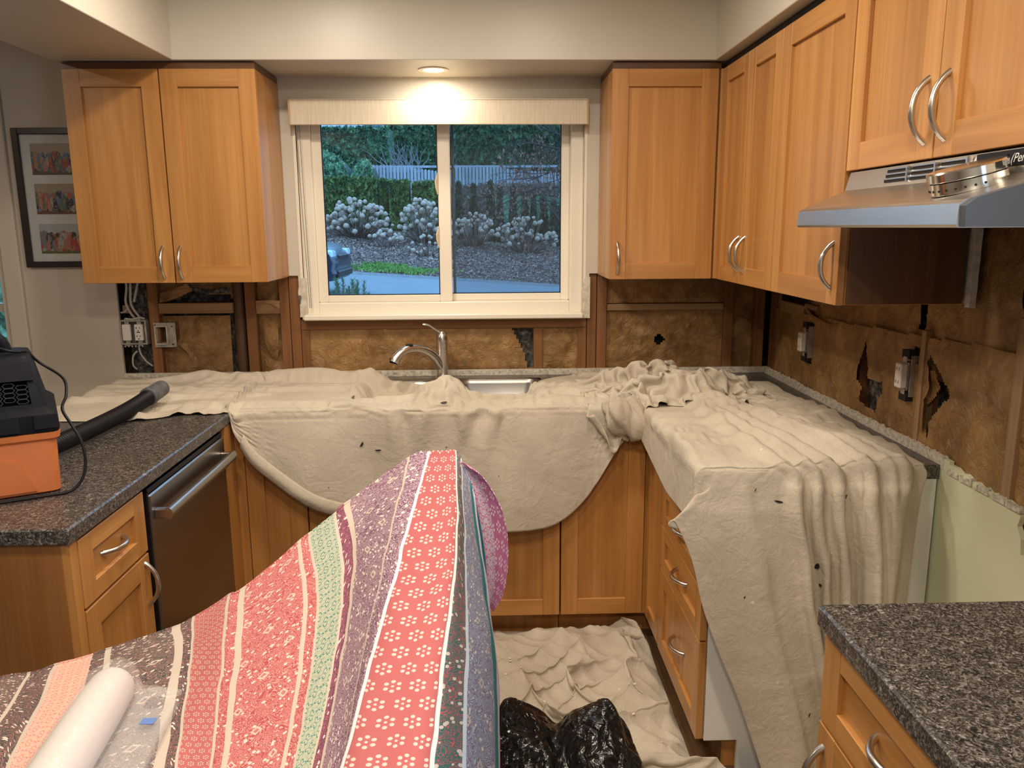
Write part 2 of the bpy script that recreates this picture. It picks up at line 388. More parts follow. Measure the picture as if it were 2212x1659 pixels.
# ragged green drywall top behind the missing cooker
top = [(-1.425, .921), (-1.455, .922), (-1.476, .914), (-1.50, .918), (-1.525, .909), (-1.546, .912), (-1.565, .906), (-1.583, .911), (-1.60, .904), (-1.619, .910), (-1.64, .902), (-1.663, .908), (-1.685, .903), (-1.701, .906), (-1.715, .885), (-1.708, .86), (-1.725, .835), (-1.73, .80)]
m.prism([(-1.425, .80)]+top, 'X', XR, XR+.013, 1)
wall_right = struct(m.build('wall_right', [PAINT, GREENP]))
m = MB(); m.box(XR+.1, XR+.15, YB, .2, 0, 2.6); struct(m.build('wall_right_outer', SHEATH))
m = MB(); a0, a1, b0, b1 = PD
for a, b, c_, d in ((a0, a0+.05, b0, b1), (a1-.05, a1, b0, b1), (a0, a1, b0, b0+.05), (a0, a1, b1-.05, b1), ((a0+a1)/2-.03, (a0+a1)/2+.03, b0, b1)): m.box(XR-.012, XR+.004, a, b, c_, d, b=.003)
struct(m.build('door_1', WHITE))
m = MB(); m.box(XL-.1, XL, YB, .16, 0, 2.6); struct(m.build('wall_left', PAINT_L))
m = MB(); m.box(XL-.1, XR+.15, YB-.1, YB, 0, 2.6); struct(m.build('wall_front', PAINT))
m = MB(); m.box(XL-.1, XR+.15, YB-.1, .16, -.1, 0); struct(m.build('floor', FLOOR))
m = MB(); m.box(XL-.1, XR+.15, YB-.1, .16, CEIL, CEIL+.16); struct(m.build('ceiling', PAINT))
# bulkhead: over the sink wall, over the peninsula and over the right-hand cupboards
SZ = 2.1355
m = MB(); m.box(-1.55, 1.35, -.34, .0, SZ, CEIL, b=.002); m.box(-1.55, -1.121, YB, -.34, SZ, CEIL, b=.002); m.box(.844, 1.35, YB, -.34, SZ, CEIL, b=.002)
struct(m.build('trim_2', PAINT))

# ---- opened-up wall: studs, blocking, insulation (parts of the walls)
for x0, x1, z0, z1 in [(-1.437, -1.397, .9, 1.36), (-1.03, -.988, .9, 1.36), (-.885, -.845, .9, 1.36), (-.842, -.802, .9, 1.36), (-.80, -.766, .9, 1.112), (.195, .234, .9, 1.112), (.386, .424, .9, 1.112), (.427, .466, .9, 1.36), (.469, .511, .9, 1.36), (1.022, 1.062, .9, 1.36), (1.16, 1.2, .9, 1.36)]:
    tag(MB().box(x0, x1, .014, .102, z0, z1, b=.0015).build('stud', STUD['Z'], wall_back))
tag(MB().box(-.80, .424, .014, .102, 1.113, 1.158, b=.0015).build('rough_sill', STUD['X'], wall_back))
for x0, x1, z0, z1, y0 in [(-1.397, -1.086, 1.188, 1.232, .018), (-.987, -.886, 1.184, 1.232, .016), (.512, 1.021, 1.184, 1.212, .02), (-1.548, -1.52, 1.19, 1.225, .02)]:
    MB().box(x0, x1, y0, .09, z0, z1, b=.002).build('blocking', OLDWOOD['X'], wall_back)
# notch + knots on the long block
def sheet_xz(x0, x1, z0, z1, y, amp, seed, nx, nz, holes=(), slant=0., fx=7, fz=9):
    X, Z = np.meshgrid(np.linspace(x0, x1, nx), np.linspace(z0, z1, nz)); ns = Noise(seed)
    wr = ns.ridge(X*fx+seed+.25*ns(Z*9, X*9), Z*fz, 3)*.55+ns.fbm(X*22, Z*26, 3)*.35
    edge = np.minimum(np.minimum((X-x0)/(x1-x0), (x1-X)/(x1-x0))*6, 1)
    Y = y-amp*wr*edge+slant*(Z-z0)
    P = np.stack([X, Y, Z], -1); mask = np.ones((nz-1, nx-1), bool); cx = (X[1:, 1:]+X[:-1, :-1])/2; cz = (Z[1:, 1:]+Z[:-1, :-1])/2
    for h in holes: mask &= ~inpoly(cx, cz, h)
    return P, mask
def batt(x0, x1, z0, z1, y, amp, seed, holes=(), slant=0., mt=None, name='insulation_batt', dens=110, fx=7, fz=9):
    P, mk = sheet_xz(x0, x1, z0, z1, y, amp, seed, max(6, int((x1-x0)*dens)), max(6, int((z1-z0)*dens)), holes, slant, fx, fz)
    return MB().grid(P, 0, mk).build(name, mt or KRAFT, wall_back, smooth=True, fix=False)
batt(-1.397, -1.11, .90, 1.175, .045, .012, 5, slant=.04)
batt(-1.397, -1.09, 1.245, 1.37, .055, .016, 6, holes=[[(-1.33, 1.24), (-1.26, 1.285), (-1.17, 1.262), (-1.1, 1.27), (-1.1, 1.24)]])
batt(-.986, -.886, .90, 1.182, .045, .016, 8); batt(-.986, -.886, 1.235, 1.37, .05, .014, 9)
batt(-.766, .195, .90, 1.113, .022, .006, 10, holes=[[(.10, 1.113), (.13, 1.06), (.155, 1.0), (.17, .94), (.195, .94), (.195, 1.113)]], fx=4)
batt(.10, .20, .90, 1.113, .055, .01, 31, mt=WOOL, name='wool_filling')
batt(.234, .386, .90, 1.113, .024, .012, 12); batt(.511, 1.022, .90, 1.183, .034, .012, 13, holes=[[(.745+.022*math.cos(t), 1.055+.022*math.sin(t)) for t in np.linspace(0, 6.2, 10)]], fx=5, fz=2)
batt(.511, 1.022, 1.215, 1.37, .03, .012, 14); batt(1.062, 1.16, .90, 1.36, .06, .012, 15)
batt(-1.552, -1.437, .90, 1.36, .075, .02, 16, mt=WOOL, name='wool_filling')
batt(-1.40, -1.03, .90, 1.36, .098, .004, 17, mt=WOOL, name='wool_filling'); batt(.70, .79, 1.0, 1.11, .095, .002, 18, mt=DARKGAP, name='wall_cavity')
# torn paper flaps in the left bays
def flap(pts, seed=1, name='torn_paper', parent=None, mt=None, th=.004):
    pts = np.array(pts, float); P = crom(np.stack([crom(r, 14) for r in pts]), 12)
    n = NS.fbm(P[..., 0]*40+seed, P[..., 2]*40, 3); P[..., 1] += th*n
    return MB().grid(P).build(name, mt or KRAFT, parent or wall_back, smooth=True, fix=False)
flap([[(-1.39, .03, 1.275), (-1.33, .018, 1.29), (-1.27, .02, 1.315)], [(-1.39, .02, 1.235), (-1.34, .012, 1.245), (-1.25, .03, 1.285)]], 1)
flap([[(-1.27, .02, 1.315), (-1.2, .03, 1.29), (-1.1, .02, 1.30)], [(-1.25, .03, 1.285), (-1.18, .02, 1.268), (-1.1, .03, 1.275)]], 2, mt=WOOL, th=.01)
flap([[(-1.33, .02, 1.06), (-1.29, .03, 1.06), (-1.26, .02, 1.05)], [(-1.29, .015, 1.02), (-1.275, .012, .99), (-1.27, .02, .975)]], 3)
flap([[(-.965, .02, 1.15), (-.93, .012, 1.15), (-.90, .02, 1.14)], [(-.955, .015, 1.06), (-.93, .01, 1.055), (-.90, .02, 1.06)], [(-.94, .03, 1.0), (-.925, .03, .985), (-.91, .03, .99)]], 4)
flap([[(-.985, .014, 1.24), (-.93, .012, 1.243), (-.884, .012, 1.24)], [(-.985, .012, 1.225), (-.93, .01, 1.228), (-.884, .01, 1.205)]], 5, mt=OLDWOOD['X'])
# old drain pipe in the wall
m = MB().lathe([(.024, .9), (.024, 1.37)], (-1.065, .05, 0), 16); m.build('drain_pipe', BRASS, wall_back, smooth=True, auto=40)
# ragged drywall edges round the window corners and the long strip left on top of the counter
def ragged_strip(a0, a1, base, mean, amp, n, seed, axis, pos, th, parent, mt=GYPS, name='drywall_edge'):
    r = np.random.default_rng(seed); t = np.linspace(a0, a1, n); h = mean+amp*r.normal(0, .6, n)+amp*.8*NS(t*9+seed, t*0+seed)
    poly = [(a0, base)]+list(zip(t, h))+[(a1, base)]
    return MB().prism(poly, axis, pos, pos+th).build(name, mt, parent)
ragged_strip(-1.556, XR, .90, .9325, .0022, 420, 3, 'Y', -.002, .014, wall_back)
ragged_strip(-1.40, 0, .90, .934, .0028, 330, 4, 'X', XR-.002, .014, wall_right)
for k, (a, b) in enumerate([(-1.47, -1.425), (-1.53, -1.48), (-1.60, -1.54), (-1.665, -1.615), (-1.72, -1.67)]):
    ragged_strip(b, a, .896, .908, .006, 17, 20+k, 'X', XR-.004-.001*k, .012, wall_right, GYPS, 'torn_plaster')
for x0, x1, z0, z1 in [(-.797, -.766, 1.17, 1.335), (.405, .436, 1.155, 1.33)]:
    P = [(x0, z0), (x1, z0), (x1, z1)]+[(x1-(x1-x0)*t+.003*math.sin(9*t), z1+.004*math.sin(31*t)) for t in (.3, .6)]+[(x0+.004, z1-.01), (x0-.003, (z0+z1)/2+.02), (x0+.003, (z0+z1)/2-.03)]
    MB().prism(P, 'Y', -.003, .013).build('drywall_scrap', noisy('chipped_white_paint', [(.4, (.70, .64, .54)), (.62, (.55, .48, .38))], 40, .8), wall_back)
MB().prism([(-.793+.008*math.cos(t)*(.6+.4*math.sin(3*t)), 1.245+.02*math.sin(t)) for t in np.linspace(0, 5.9, 11)], 'Y', -.0042, -.0032).build('chipped_patch', GREYP, wall_back)

# ---- right wall: paper-faced insulation with tears, studs showing through
T1 = [(-.877, 1.174), (-.833, 1.082), (-.835, 1.036), (-.877, 1.021), (-.859, .97), (-.977, .956), (-.985, 1.002), (-1.011, 1.026), (-1.002, 1.06), (-.942, 1.053), (-.913, 1.058), (-.898, 1.124)]
T2 = [(-1.255, 1.188), (-1.242, 1.153), (-1.284, 1.141), (-1.318, 1.103), (-1.285, 1.067), (-1.262, 1.038), (-1.259, .984), (-1.276, .955), (-1.281, .997), (-1.313, 1.043), (-1.371, 1.091), (-1.319, 1.135), (-1.272, 1.171)]
T3 = [(-1.158, 1.345), (-1.199, 1.345), (-1.193, 1.264), (-1.186, 1.248), (-1.152, 1.243), (-1.157, 1.273)]
T4 = [(-.385, 1.05), (-.44, 1.05), (-.45, 1.02), (-.40, 1.02)]; T5 = [(-.40, 1.15), (-.45, 1.15), (-.46, 1.175), (-.40, 1.175)]; T6 = [(-1.17, 1.15), (-1.205, 1.15), (-1.205, 1.20), (-1.175, 1.195)]
def sheet_yz(y0, y1, z0, z1, x, amp, seed, holes=(), dens=150, f=5):
    ny, nz = int(abs(y1-y0)*dens), int((z1-z0)*dens); Y, Z = np.meshgrid(np.linspace(y0, y1, ny), np.linspace(z0, z1, nz)); ns = Noise(seed)
    wr = ns.ridge(Y*f+.4*ns(Z*6, Y*6), Z*f*.6, 3)*.5+ns.fbm(Y*20, Z*16, 3)*.4
    X = x-amp*wr; P = np.stack([X, Y, Z], -1); mk = np.ones((nz-1, ny-1), bool); cy = (Y[1:, 1:]+Y[:-1, :-1])/2; cz = (Z[1:, 1:]+Z[:-1, :-1])/2
    for h in holes: mk &= ~inpoly(cy, cz, h)
    return MB().grid(P, 0, mk)
SEAM = [(.0, 1.20), (-.4, 1.205), (-.777, 1.214), (-1.025, 1.227), (-1.21, 1.229), (-1.345, 1.238), (-1.485, 1.244), (-1.624, 1.248), (-2.4, 1.26), (-2.4, 1.7), (0, 1.7)]
sheet_yz(-.04, -1.212, .88, 1.36, XR+.020, .007, 21, [T1, T3, T4, T5, T6, SEAM]).build('insulation_paper', KRAFT, wall_right, smooth=True, fix=False)
sheet_yz(-1.212, -1.72, .80, 1.36, XR+.018, .008, 22, [T2, SEAM]).build('insulation_paper', KRAFT, wall_right, smooth=True, fix=False)
sheet_yz(-.04, -1.60, 1.19, 1.60, XR+.030, .007, 23, [T3, [(-.1, 1.36), (-.1, 1.215), (-.32, 1.19), (-.40, 1.225), (-.40, 1.36)]]).build('insulation_paper', KRAFT, wall_right, smooth=True, fix=False)
sheet_yz(-1.60, -2.4, .80, 1.60, XR+.024, .010, 24).build('insulation_paper', KRAFT, wall_right, smooth=True, fix=False)
sheet_yz(.0, -2.4, .80, 1.60, XR+.070, .016, 25, f=9).build('wool_filling', WOOL, wall_right, smooth=True, fix=False)
for y in (-.02, -.39, -.80, -1.215, -1.62, -2.02): MB().box(XR+.034, XR+.1, y-.019, y+.019, .8, 1.6).build('stud', STUD['Z'], wall_right)
MB().box(XR+.014, XR+.05, -.06, .0, .9, 1.36, b=.001).build('stud', STUD['Z'], wall_right)
MB().box(XR+.012, XR+.05, -1.235, -1.213, .89, 1.25, b=.001).build('stud', OLDWOOD['Z'], wall_right)
MB().box(XR+.006, XR+.05, -1.66, -1.625, .80, 1.33, b=.001).build('stud', OLDWOOD['Z'], wall_right)
for a, b, z0, z1 in [(-.10, -.35, 1.19, 1.235), (-.36, -.47, 1.225, 1.245)]: MB().box(XR+.016, XR+.06, b, a, z0, z1, b=.002).build('blocking', OLDWOOD['Y'], wall_right)
# curled torn lips
def flap2(rows, seed): 
    P = crom(np.stack([crom(r, 16) for r in np.array(rows, float)]), 10); P[..., 0] -= .004*np.abs(NS.fbm(P[..., 1]*50+seed, P[..., 2]*50, 2))
    MB().grid(P).build('torn_paper', KRAFT, wall_right, smooth=True, fix=False)
flap2([[(XR+.016, -1.25, 1.17), (XR+.004, -1.29, 1.11), (XR+.004, -1.272, 1.05), (XR+.012, -1.262, .97)], [(XR+.018, -1.237, 1.17), (XR+.016, -1.24, 1.11), (XR+.016, -1.24, 1.05), (XR+.016, -1.24, .97)]], 1)
flap2([[(XR+.018, -.38, 1.235), (XR+.006, -.46, 1.215), (XR+.012, -.60, 1.195), (XR+.016, -.66, 1.20)], [(XR+.02, -.38, 1.21), (XR+.018, -.46, 1.195), (XR+.018, -.60, 1.19), (XR+.018, -.66, 1.195)]], 2)
# strip of drywall left beside the end of the wall cupboards
ragged_strip(1.345, 1.56, -1.428, -1.452, .004, 20, 9, 'X', XR-.004, .016, wall_right) if False else None
P = [(-1.424, 1.335)]+[(-1.445+.0022*math.sin(23*t)+.0016*math.sin(71*t), 1.335+.24*t) for t in np.linspace(0, 1, 16)]+[(-1.424, 1.575)]
MB().prism(P, 'X', XR-.004, XR+.012).build('drywall_edge', noisy('torn_board_edge', [(.4, (.55, .51, .46)), (.6, (.72, .68, .62))], 50, .9), wall_right)

# ================================================================== main window
win = thing('window_1', ((WIN[0]+WIN[1])/2, .06, WIN[2]), 'white vinyl sliding window over the sink', 'window'); win['kind'] = 'structure'
del win['category']
x0, x1, z0, z1 = WIN
m = MB()
for a, b, c_, d in [(x0, x0+.052, z0, z1), (x1-.052, x1, z0, z1), (x0+.052, x1-.052, z0, z0+.055), (x0+.052, x1-.052, z1-.045, z1)]: m.box(a, b, .03, .13, c_, d, b=.004)
m.build('window_frame', WHITE, win)
def sash(xa, xb, za, zb, y, mullw, name, side):
    m = MB(); L, R = (.04, mullw) if side == 'L' else (mullw, .035)
    for a, b, c_, d in [(xa, xa+L, za, zb), (xb-R, xb, za, zb), (xa+L, xb-R, za, za+.03), (xa+L, xb-R, zb-.03, zb)]: m.box(a, b, y, y+.035, c_, d, b=.003)
    s = m.build(name, WHITE, win)
    MB().box(xa+L-.004, xb-R+.004, y+.014, y+.020, za+.026, zb-.026).build('pane', GLASS, s)
    g = MB()
    for a, b, c_, d in [(xa+L, xa+L+.004, za+.03, zb-.03), (xb-R-.004, xb-R, za+.03, zb-.03), (xa+L, xb-R, za+.03, za+.034)]: g.box(a, b, y+.004, y+.012, c_, d)
    g.build('glazing_bead', BLACK, s); return s
sl = sash(x0+.052, -.152, z0+.055, z1-.04, .045, .052, 'sash', 'L')
sr = sash(-.21, x1-.052, z0+.055, z1-.04, .085, .05, 'sash', 'R')
MB().box(-.150, x1-.08, .1235, .1250, z0+.08, z1-.05).build('insect_screen', SCREEN, win)
m = MB(); m.box(-.150, -.138, .118, .13, z0+.07, z1-.05); m.build('screen_rail', GREYP, win)
for zc in (1.50, 1.72):   # worn wooden-coloured catches on the meeting stile
    m = MB(); m.box(-.208, -.203, .037, .046, zc-.045, zc+.045, b=.002); m.tube([(-.205, .040, zc-.042), (-.211, .036, zc-.015), (-.2125, .036, zc+.01), (-.206, .040, zc+.035)], [.003, .0042, .0045, .003], 8)
    m.build('sash_catch', mat('worn_beige_latch', (.66, .53, .36), .6), sl)
MB().box(-.772, .402, -.055, .05, 1.160, 1.182, b=.004).build('window_sill', WHITE, win)
# far-left glazed door of the eating area
lw = thing('window_2', ((LWIN[0]+LWIN[1])/2, .06, LWIN[2]), 'tall window at the left edge of the room', 'window'); lw['kind'] = 'structure'; del lw['category']
m = MB(); a0, a1, b0, b1 = LWIN
for a, b, c_, d in [(a0, a0+.03, b0, b1), (a1-.03, a1, b0, b1), (a0, a1, b0, b0+.05), (a0, a1, b1-.05, b1)]: m.box(a, b, .0, .1, c_, d, b=.003)
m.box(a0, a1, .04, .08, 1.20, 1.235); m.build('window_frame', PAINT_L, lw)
m = MB(); m.box(a1-.005, a1+.066, -.016, .0, b0, b1+.07, b=.004); m.box(a0-.07, a0+.005, -.016, .0, b0, b1+.07, b=.004); m.box(a0, a1, -.016, 0, b1, b1+.07, b=.004); m.build('casing', PAINT_L, lw)
MB().box(a0+.03, a1-.03, .055, .060, b0+.05, b1-.05).build('pane', GLASS, lw)

# ---- roller blind box, bead chain
bl = thing('blind_valance', (-.185, -.05, 1.945), 'beige woven valance box of a roller blind above the window', 'blind')
m = MB(); m.box(-.783, .414, -.072, -.060, 1.944, 2.040, b=.002); m.box(-.783, .414, -.072, -.001, 2.036, 2.042, b=.001); m.build('front_board', LINEN, bl)
for a in (-.783, .404): MB().box(a, a+.010, -.074, -.001, 1.942, 2.042, b=.002).build('end_cap', mat('valance_end', (.46, .34, .20), .7), bl)
MB().lathe([(.02, -.76), (.02, .39)], (0, -.034, 1.985), 16, axis='X').build('blind_roll', LINEN, bl, smooth=True, auto=40)
ch = thing('bead_chain', (-.757, -.03, 1.215), 'pair of hanging bead chains at the left side of the window', 'blind chain')
bead = None
for xt, xb in ((-.766, -.749), (-.752, -.742)):
    mm = MB(); n = 150
    for k in range(n):
        t = k/(n-1); mm.lathe([(.0004, -.0018), (.0017, -.0009), (.0017, .0009), (.0004, .0018)], (xt+(xb-xt)*t, -.03+.006*t, 1.955-.742*t), 5)
    mm.tube([(xt, -.03, 1.955), (xb, -.024, 1.213)], .0006, 4)
    mm.build('bead_strand', GREYP, ch, smooth=True)
# ---- recessed lamp above the sink
dl = thing('recessed_downlight', (-.199, -.16, SZ), 'lit round recessed downlight above the window', 'lamp')
MB().lathe([(.040, -.004), (.058, -.004), (.060, -.001), (.060, .0), (.040, .0)], (-.199, -.16, SZ), 32, caps=False).build('trim_ring', WHITE, dl, smooth=True, auto=30)
MB().lathe([(.0005, -.0005), (.040, -.0005), (.040, -.003), (.0005, -.0045)], (-.199, -.16, SZ), 32).build('lens', LENS, dl, smooth=True, auto=30)

# ================================================================== cabinets
def fmap(face, plane):
    return {'-Y': lambda a, n, z: (a, plane-n, z), '-X': lambda a, n, z: (plane-n, a, z), '+X': lambda a, n, z: (plane+n, a, z)}[face]
def fbox(m, fm, a0, a1, n0, n1, z0, z1, mi=0, b=.0012):
    p, q = fm(a0, n0, z0), fm(a1, n1, z1); m.box(p[0], q[0], p[1], q[1], p[2], q[2], mi, b)
def handle(parent, fm, a, z, orient, L=.118, bow=.030, n0=.02):
    pts = []
    for t in np.linspace(-1, 1, 15):
        n = n0+bow*(1-abs(t)**2.4)-(.002 if abs(t) == 1 else 0); d = t*L/2
        pts.append(fm(a, n, z+d) if orient == 'v' else fm(a+d, n, z))
    rr = [.0052+.0016*(1-abs(t)) for t in np.linspace(-1, 1, 15)]; rr[0] = rr[-1] = .0066; rr[1] = rr[-2] = .0060
    m = MB().tube(pts, rr, 10)
    return m.build('handle', NICKEL, parent, smooth=True, auto=50)
def door(parent, face, a0, a1, z0, z1, plane, hd=None, name='door', fr=.062, fr_h=None, hlen=.118):
    fm = fmap(face, plane); HA = 'X' if face == '-Y' else 'Y'; g = .0015; fh = fr_h or fr
    a0, a1 = min(a0, a1)+g, max(a0, a1)-g; z0 += g; z1 -= g; m = MB()
    fbox(m, fm, a0, a0+fr, 0, .02, z0, z1, 0); fbox(m, fm, a1-fr, a1, 0, .02, z0, z1, 0)
    fbox(m, fm, a0+fr, a1-fr, 0, .0197, z0, z0+fh, 1); fbox(m, fm, a0+fr, a1-fr, 0, .0197, z1-fh, z1, 1)
    d = m.build(name, [MAPLE['Z'], MAPLE[HA]], parent)
    m = MB(); fbox(m, fm, a0+fr-.002, a1-fr+.002, .001, .0095, z0+fh-.002, z1-fh+.002, 0, 0)
    m.build('panel', MAPLE['Z'] if (z1-z0) > .25 else MAPLE[HA], d)
    if hd:
        handle(d, fm, hd[0], hd[1], hd[2], hlen, n0=.0095 if (a0+fr < hd[0] < a1-fr and z0+fh < hd[1] < z1-fh) else .0195)
    return d
ZB, ZT = 1.339, 2.1087
# -- wall cupboard left of the window
c1 = thing('wall_cabinet', (-1.178, -.15, ZB), 'two-door maple wall cupboard left of the window', 'cabinet')
m = MB(); m.box(-1.524, -.834, -.309, -.002, ZB+.002, ZT-.002, b=.001); m.build('carcass', MAPLE['Z'], c1)
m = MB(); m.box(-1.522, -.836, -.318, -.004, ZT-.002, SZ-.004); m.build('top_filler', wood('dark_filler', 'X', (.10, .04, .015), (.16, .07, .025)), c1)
door(c1, '-Y', -1.524, -1.1805, ZB, ZT, -.31, (-1.218, ZB+.078, 'v')); door(c1, '-Y', -1.1785, -.832, ZB, ZT, -.31, (-1.152, ZB+.078, 'v'))
# -- wall cupboard right of the window
c2 = thing('wall_cabinet', (.66, -.15, ZB), 'single-door maple wall cupboard just right of the window', 'cabinet')
m = MB(); m.box(.467, .872, -.309, -.002, ZB+.002, ZT-.002, b=.001); m.build('carcass', MAPLE['Z'], c2)
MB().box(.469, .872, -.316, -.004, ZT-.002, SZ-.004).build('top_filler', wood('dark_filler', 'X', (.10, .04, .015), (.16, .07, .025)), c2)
door(c2, '-Y', .465, .862, ZB, ZT, -.31, (.497, ZB+.082, 'v'))
# -- right wall
PX = .896
c3 = thing('wall_cabinet', (1.04, -.63, ZB), 'narrow two-door maple wall cupboard in the corner on the right wall', 'cabinet')
m = MB(); m.box(PX+.001, XR-.002, -.939, -.31, ZB+.002, ZT-.002, b=.001); m.box(.868, PX, -.335, -.312, ZB+.002, ZT-.002, b=.001); m.build('carcass', MAPLE['Z'], c3)
MB().box(PX-.008, XR-.004, -.938, -.33, ZT-.002, SZ-.004).build('top_filler', DARKGAP, c3)
door(c3, '-X', -.338, -.632, ZB, ZT, PX, (-.598, ZB+.105, 'v'), fr=.055); door(c3, '-X', -.634, -.938, ZB, ZT, PX, (-.668, ZB+.105, 'v'), fr=.058)
c4 = thing('wall_cabinet', (1.04, -1.18, ZB), 'single-door maple wall cupboard next to the range hood', 'cabinet')
m = MB(); m.box(PX+.001, XR-.004, -1.410, -.941, ZB+.002, ZT-.002, b=.001); m.build('carcass', MAPLE['Z'], c4)
MB().box(PX-.008, XR-.004, -1.41, -.94, ZT-.002, SZ-.004).build('top_filler', DARKGAP, c4)
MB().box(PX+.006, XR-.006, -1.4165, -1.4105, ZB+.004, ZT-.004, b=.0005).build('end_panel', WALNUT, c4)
door(c4, '-X', -.940, -1.415, ZB, ZT, PX, (-1.378, ZB+.10, 'v'))
ZH = 1.667
c5 = thing('wall_cabinet', (1.04, -1.80, ZH), 'short two-door maple wall cupboard above the range hood', 'cabinet')
m = MB(); m.box(PX+.001, XR-.004, -2.185, -1.419, ZH+.002, ZT-.002, b=.001); m.build('carcass', MAPLE['Z'], c5)
MB().box(PX-.008, XR-.004, -2.185, -1.42, ZT-.002, SZ-.004).build('top_filler', DARKGAP, c5)
door(c5, '-X', -1.419, -1.801, ZH, ZT, PX, (-1.765, ZH+.095, 'v'), hlen=.125); door(c5, '-X', -1.803, -2.185, ZH, ZT, PX, (-1.838, ZH+.095, 'v'), hlen=.125)

# ---- range hood
hood = thing('range_hood', (1.0, -1.8, 1.535), 'stainless steel under-cabinet range hood on the right wall', 'range hood')
def loft(a, b, mi=0):   # two outlines of equal count joined, capped
    n = len(a); m = MB(); F = [tuple(range(n-1, -1, -1)), tuple(range(n, 2*n))]+[(i, (i+1) % n, n+(i+1) % n, n+i) for i in range(n)]
    return m.add(list(a)+list(b), F, mi)
Y0, Y1 = -1.435, -2.180
def hprof(y, xf): return [(XR-.004, y, 1.535), (xf+.004, y, 1.535), (xf, y, 1.540), (xf+.003, y, 1.572), (xf+.010, y, 1.578), (PX-.035, y, 1.616), (PX-.026, y, 1.622), (PX-.014, y, 1.664), (XR-.004, y, 1.664)]
loft(hprof(Y0, .757), hprof(Y1+.012, .722)).build('canopy', HOODSTEEL, hood)
def sprof(y, xf): return [(XR-.004, y, 1.536), (xf+.006, y, 1.536), (xf+.004, y, 1.568), (xf+.02, y, 1.580), (PX-.03, y, 1.616), (PX-.012, y, 1.624), (PX-.010, y, 1.660), (XR-.004, y, 1.660)]
loft(sprof(Y1+.012, .722), sprof(Y1, .724)).build('end_cheek', mat('grey_enamel', (.11, .125, .15), .4, .5), hood)
MB().box(PX-.02, XR-.01, Y1+.03, Y0-.01, 1.5335, 1.5352).build('filter_panel', GREYP, hood)
# vents: three banks of three louvres on the sloping back face
m = MB(); ml = MB()
for k in range(3):
    ya = -1.625-k*.105; yb = ya-.095
    for j in range(3):
        zz = 1.630+j*.0105; xx = PX-.026+.012*(zz-1.622)/.042
        m.box(xx-.0012, xx+.004, yb, ya, zz, zz+.0055); ml.box(xx-.003, xx+.002, yb, ya, zz+.0056, zz+.0080)
    ml.box(PX-.0285, PX-.018, yb-.006, yb-.001, 1.628, 1.661)
m.build('vent_slots', DARKGAP, hood); ml.build('vent_louvres', HOODSTEEL, hood)
cp = MB(); cp.box(PX-.0235, PX-.005, Y1+.02, -1.955, 1.634, 1.6615, b=.001); cpo = cp.build('control_panel', BLACK, hood)
MB().box(PX-.0265, PX-.02, -2.045, -2.03, 1.637, 1.655, b=.001).build('switch', BLACK, cpo); MB().box(PX-.0255, PX-.02, -2.02, -1.98, 1.640, 1.652, b=.001).build('switch', GREYP, cpo)
# script lettering on the control panel
tc = bpy.data.curves.new('script_lettering', 'FONT'); tc.body = '(Penga'; tc.size = .021; tc.extrude = .0002; tc.shear = .35
to = bpy.data.objects.new('script_lettering', tc); COL.objects.link(to); bpy.context.view_layer.update()
me = bpy.data.meshes.new_from_object(to); bpy.data.objects.remove(to); me.materials.append(mat('silver_print', (.6, .6, .6), .4))
lt = bpy.data.objects.new('script_lettering', me); COL.objects.link(lt); put(lt, (PX-.0243, -2.052, 1.6405), cpo)
lt.rotation_euler = Matrix(((0, 0, -1), (-1, 0, 0), (0, 1, 0))).to_euler()
# aluminium burner cap / tin left on the hood
tin = thing('aluminium_tin', (.80, -2.05, 1.603), 'shiny round two-piece aluminium tin with small holes on the range hood', 'tin')
tilt = math.radians(9)
def tilted(mb, c):
    R = Matrix.Rotation(-math.radians(14.5), 3, 'Y'); mb.V = [tuple(R @ Vector(v)+Vector(c)) for v in mb.V]; return mb
TC = (.812, -2.045, 1.5995)
tilted(MB().lathe([(.001, .0), (.058, .0), (.060, .002), (.060, .020), (.058, .021), (.001, .021)], n=40), TC).build('tin_base', CHROME, tin, smooth=True, auto=35)
tilted(MB().lathe([(.001, .0215), (.0595, .0215), (.0615, .023), (.0615, .036), (.059, .0385), (.001, .0385)], n=40), TC).build('tin_lid', CHROME, tin, smooth=True, auto=35)
m = MB()
for k in range(9):
    t = math.radians(150+k*14); m.lathe([(.0021, -.0008), (.0021, .0008)], (0, 0, 0), 8, axis='X'); 
    R = Matrix.Rotation(t, 3, 'Z'); nn = len(m.V)
    for i in range(nn-16, nn): m.V[i] = tuple(R @ (Vector(m.V[i])+Vector((.0600, 0, .009))))
tilted(m, TC).build('air_holes', DARKGAP, tin)

# ================================================================== base cabinets
ZC = .872; TK = .10
# -- peninsula end cabinet: drawer over door
PXL = -.932
b1 = thing('base_cabinet', (-1.24, -1.55, 0), 'maple base cabinet with drawer and door at the end of the left peninsula', 'cabinet')
m = MB(); m.box(-1.535, PXL-.001, -1.728, -1.352, TK, ZC-.002, b=.001); m.box(-1.48, PXL-.07, -1.70, -1.352, 0, TK); m.build('carcass', MAPLE['Z'], b1)
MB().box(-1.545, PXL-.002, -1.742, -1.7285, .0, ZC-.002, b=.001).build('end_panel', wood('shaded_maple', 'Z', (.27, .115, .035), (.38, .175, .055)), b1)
MB().box(PXL-.002, PXL+.018, -1.742, -1.712, TK, ZC-.002, b=.001).build('stile', MAPLE['Z'], b1)
door(b1, '+X', -1.710, -1.372, .700, ZC-.006, PXL, (-1.541, .787, 'h'), name='drawer_front', fr=.058, fr_h=.045, hlen=.11)
door(b1, '+X', -1.710, -1.372, TK+.01, .696, PXL, (-1.400, .617, 'v'), fr=.058)
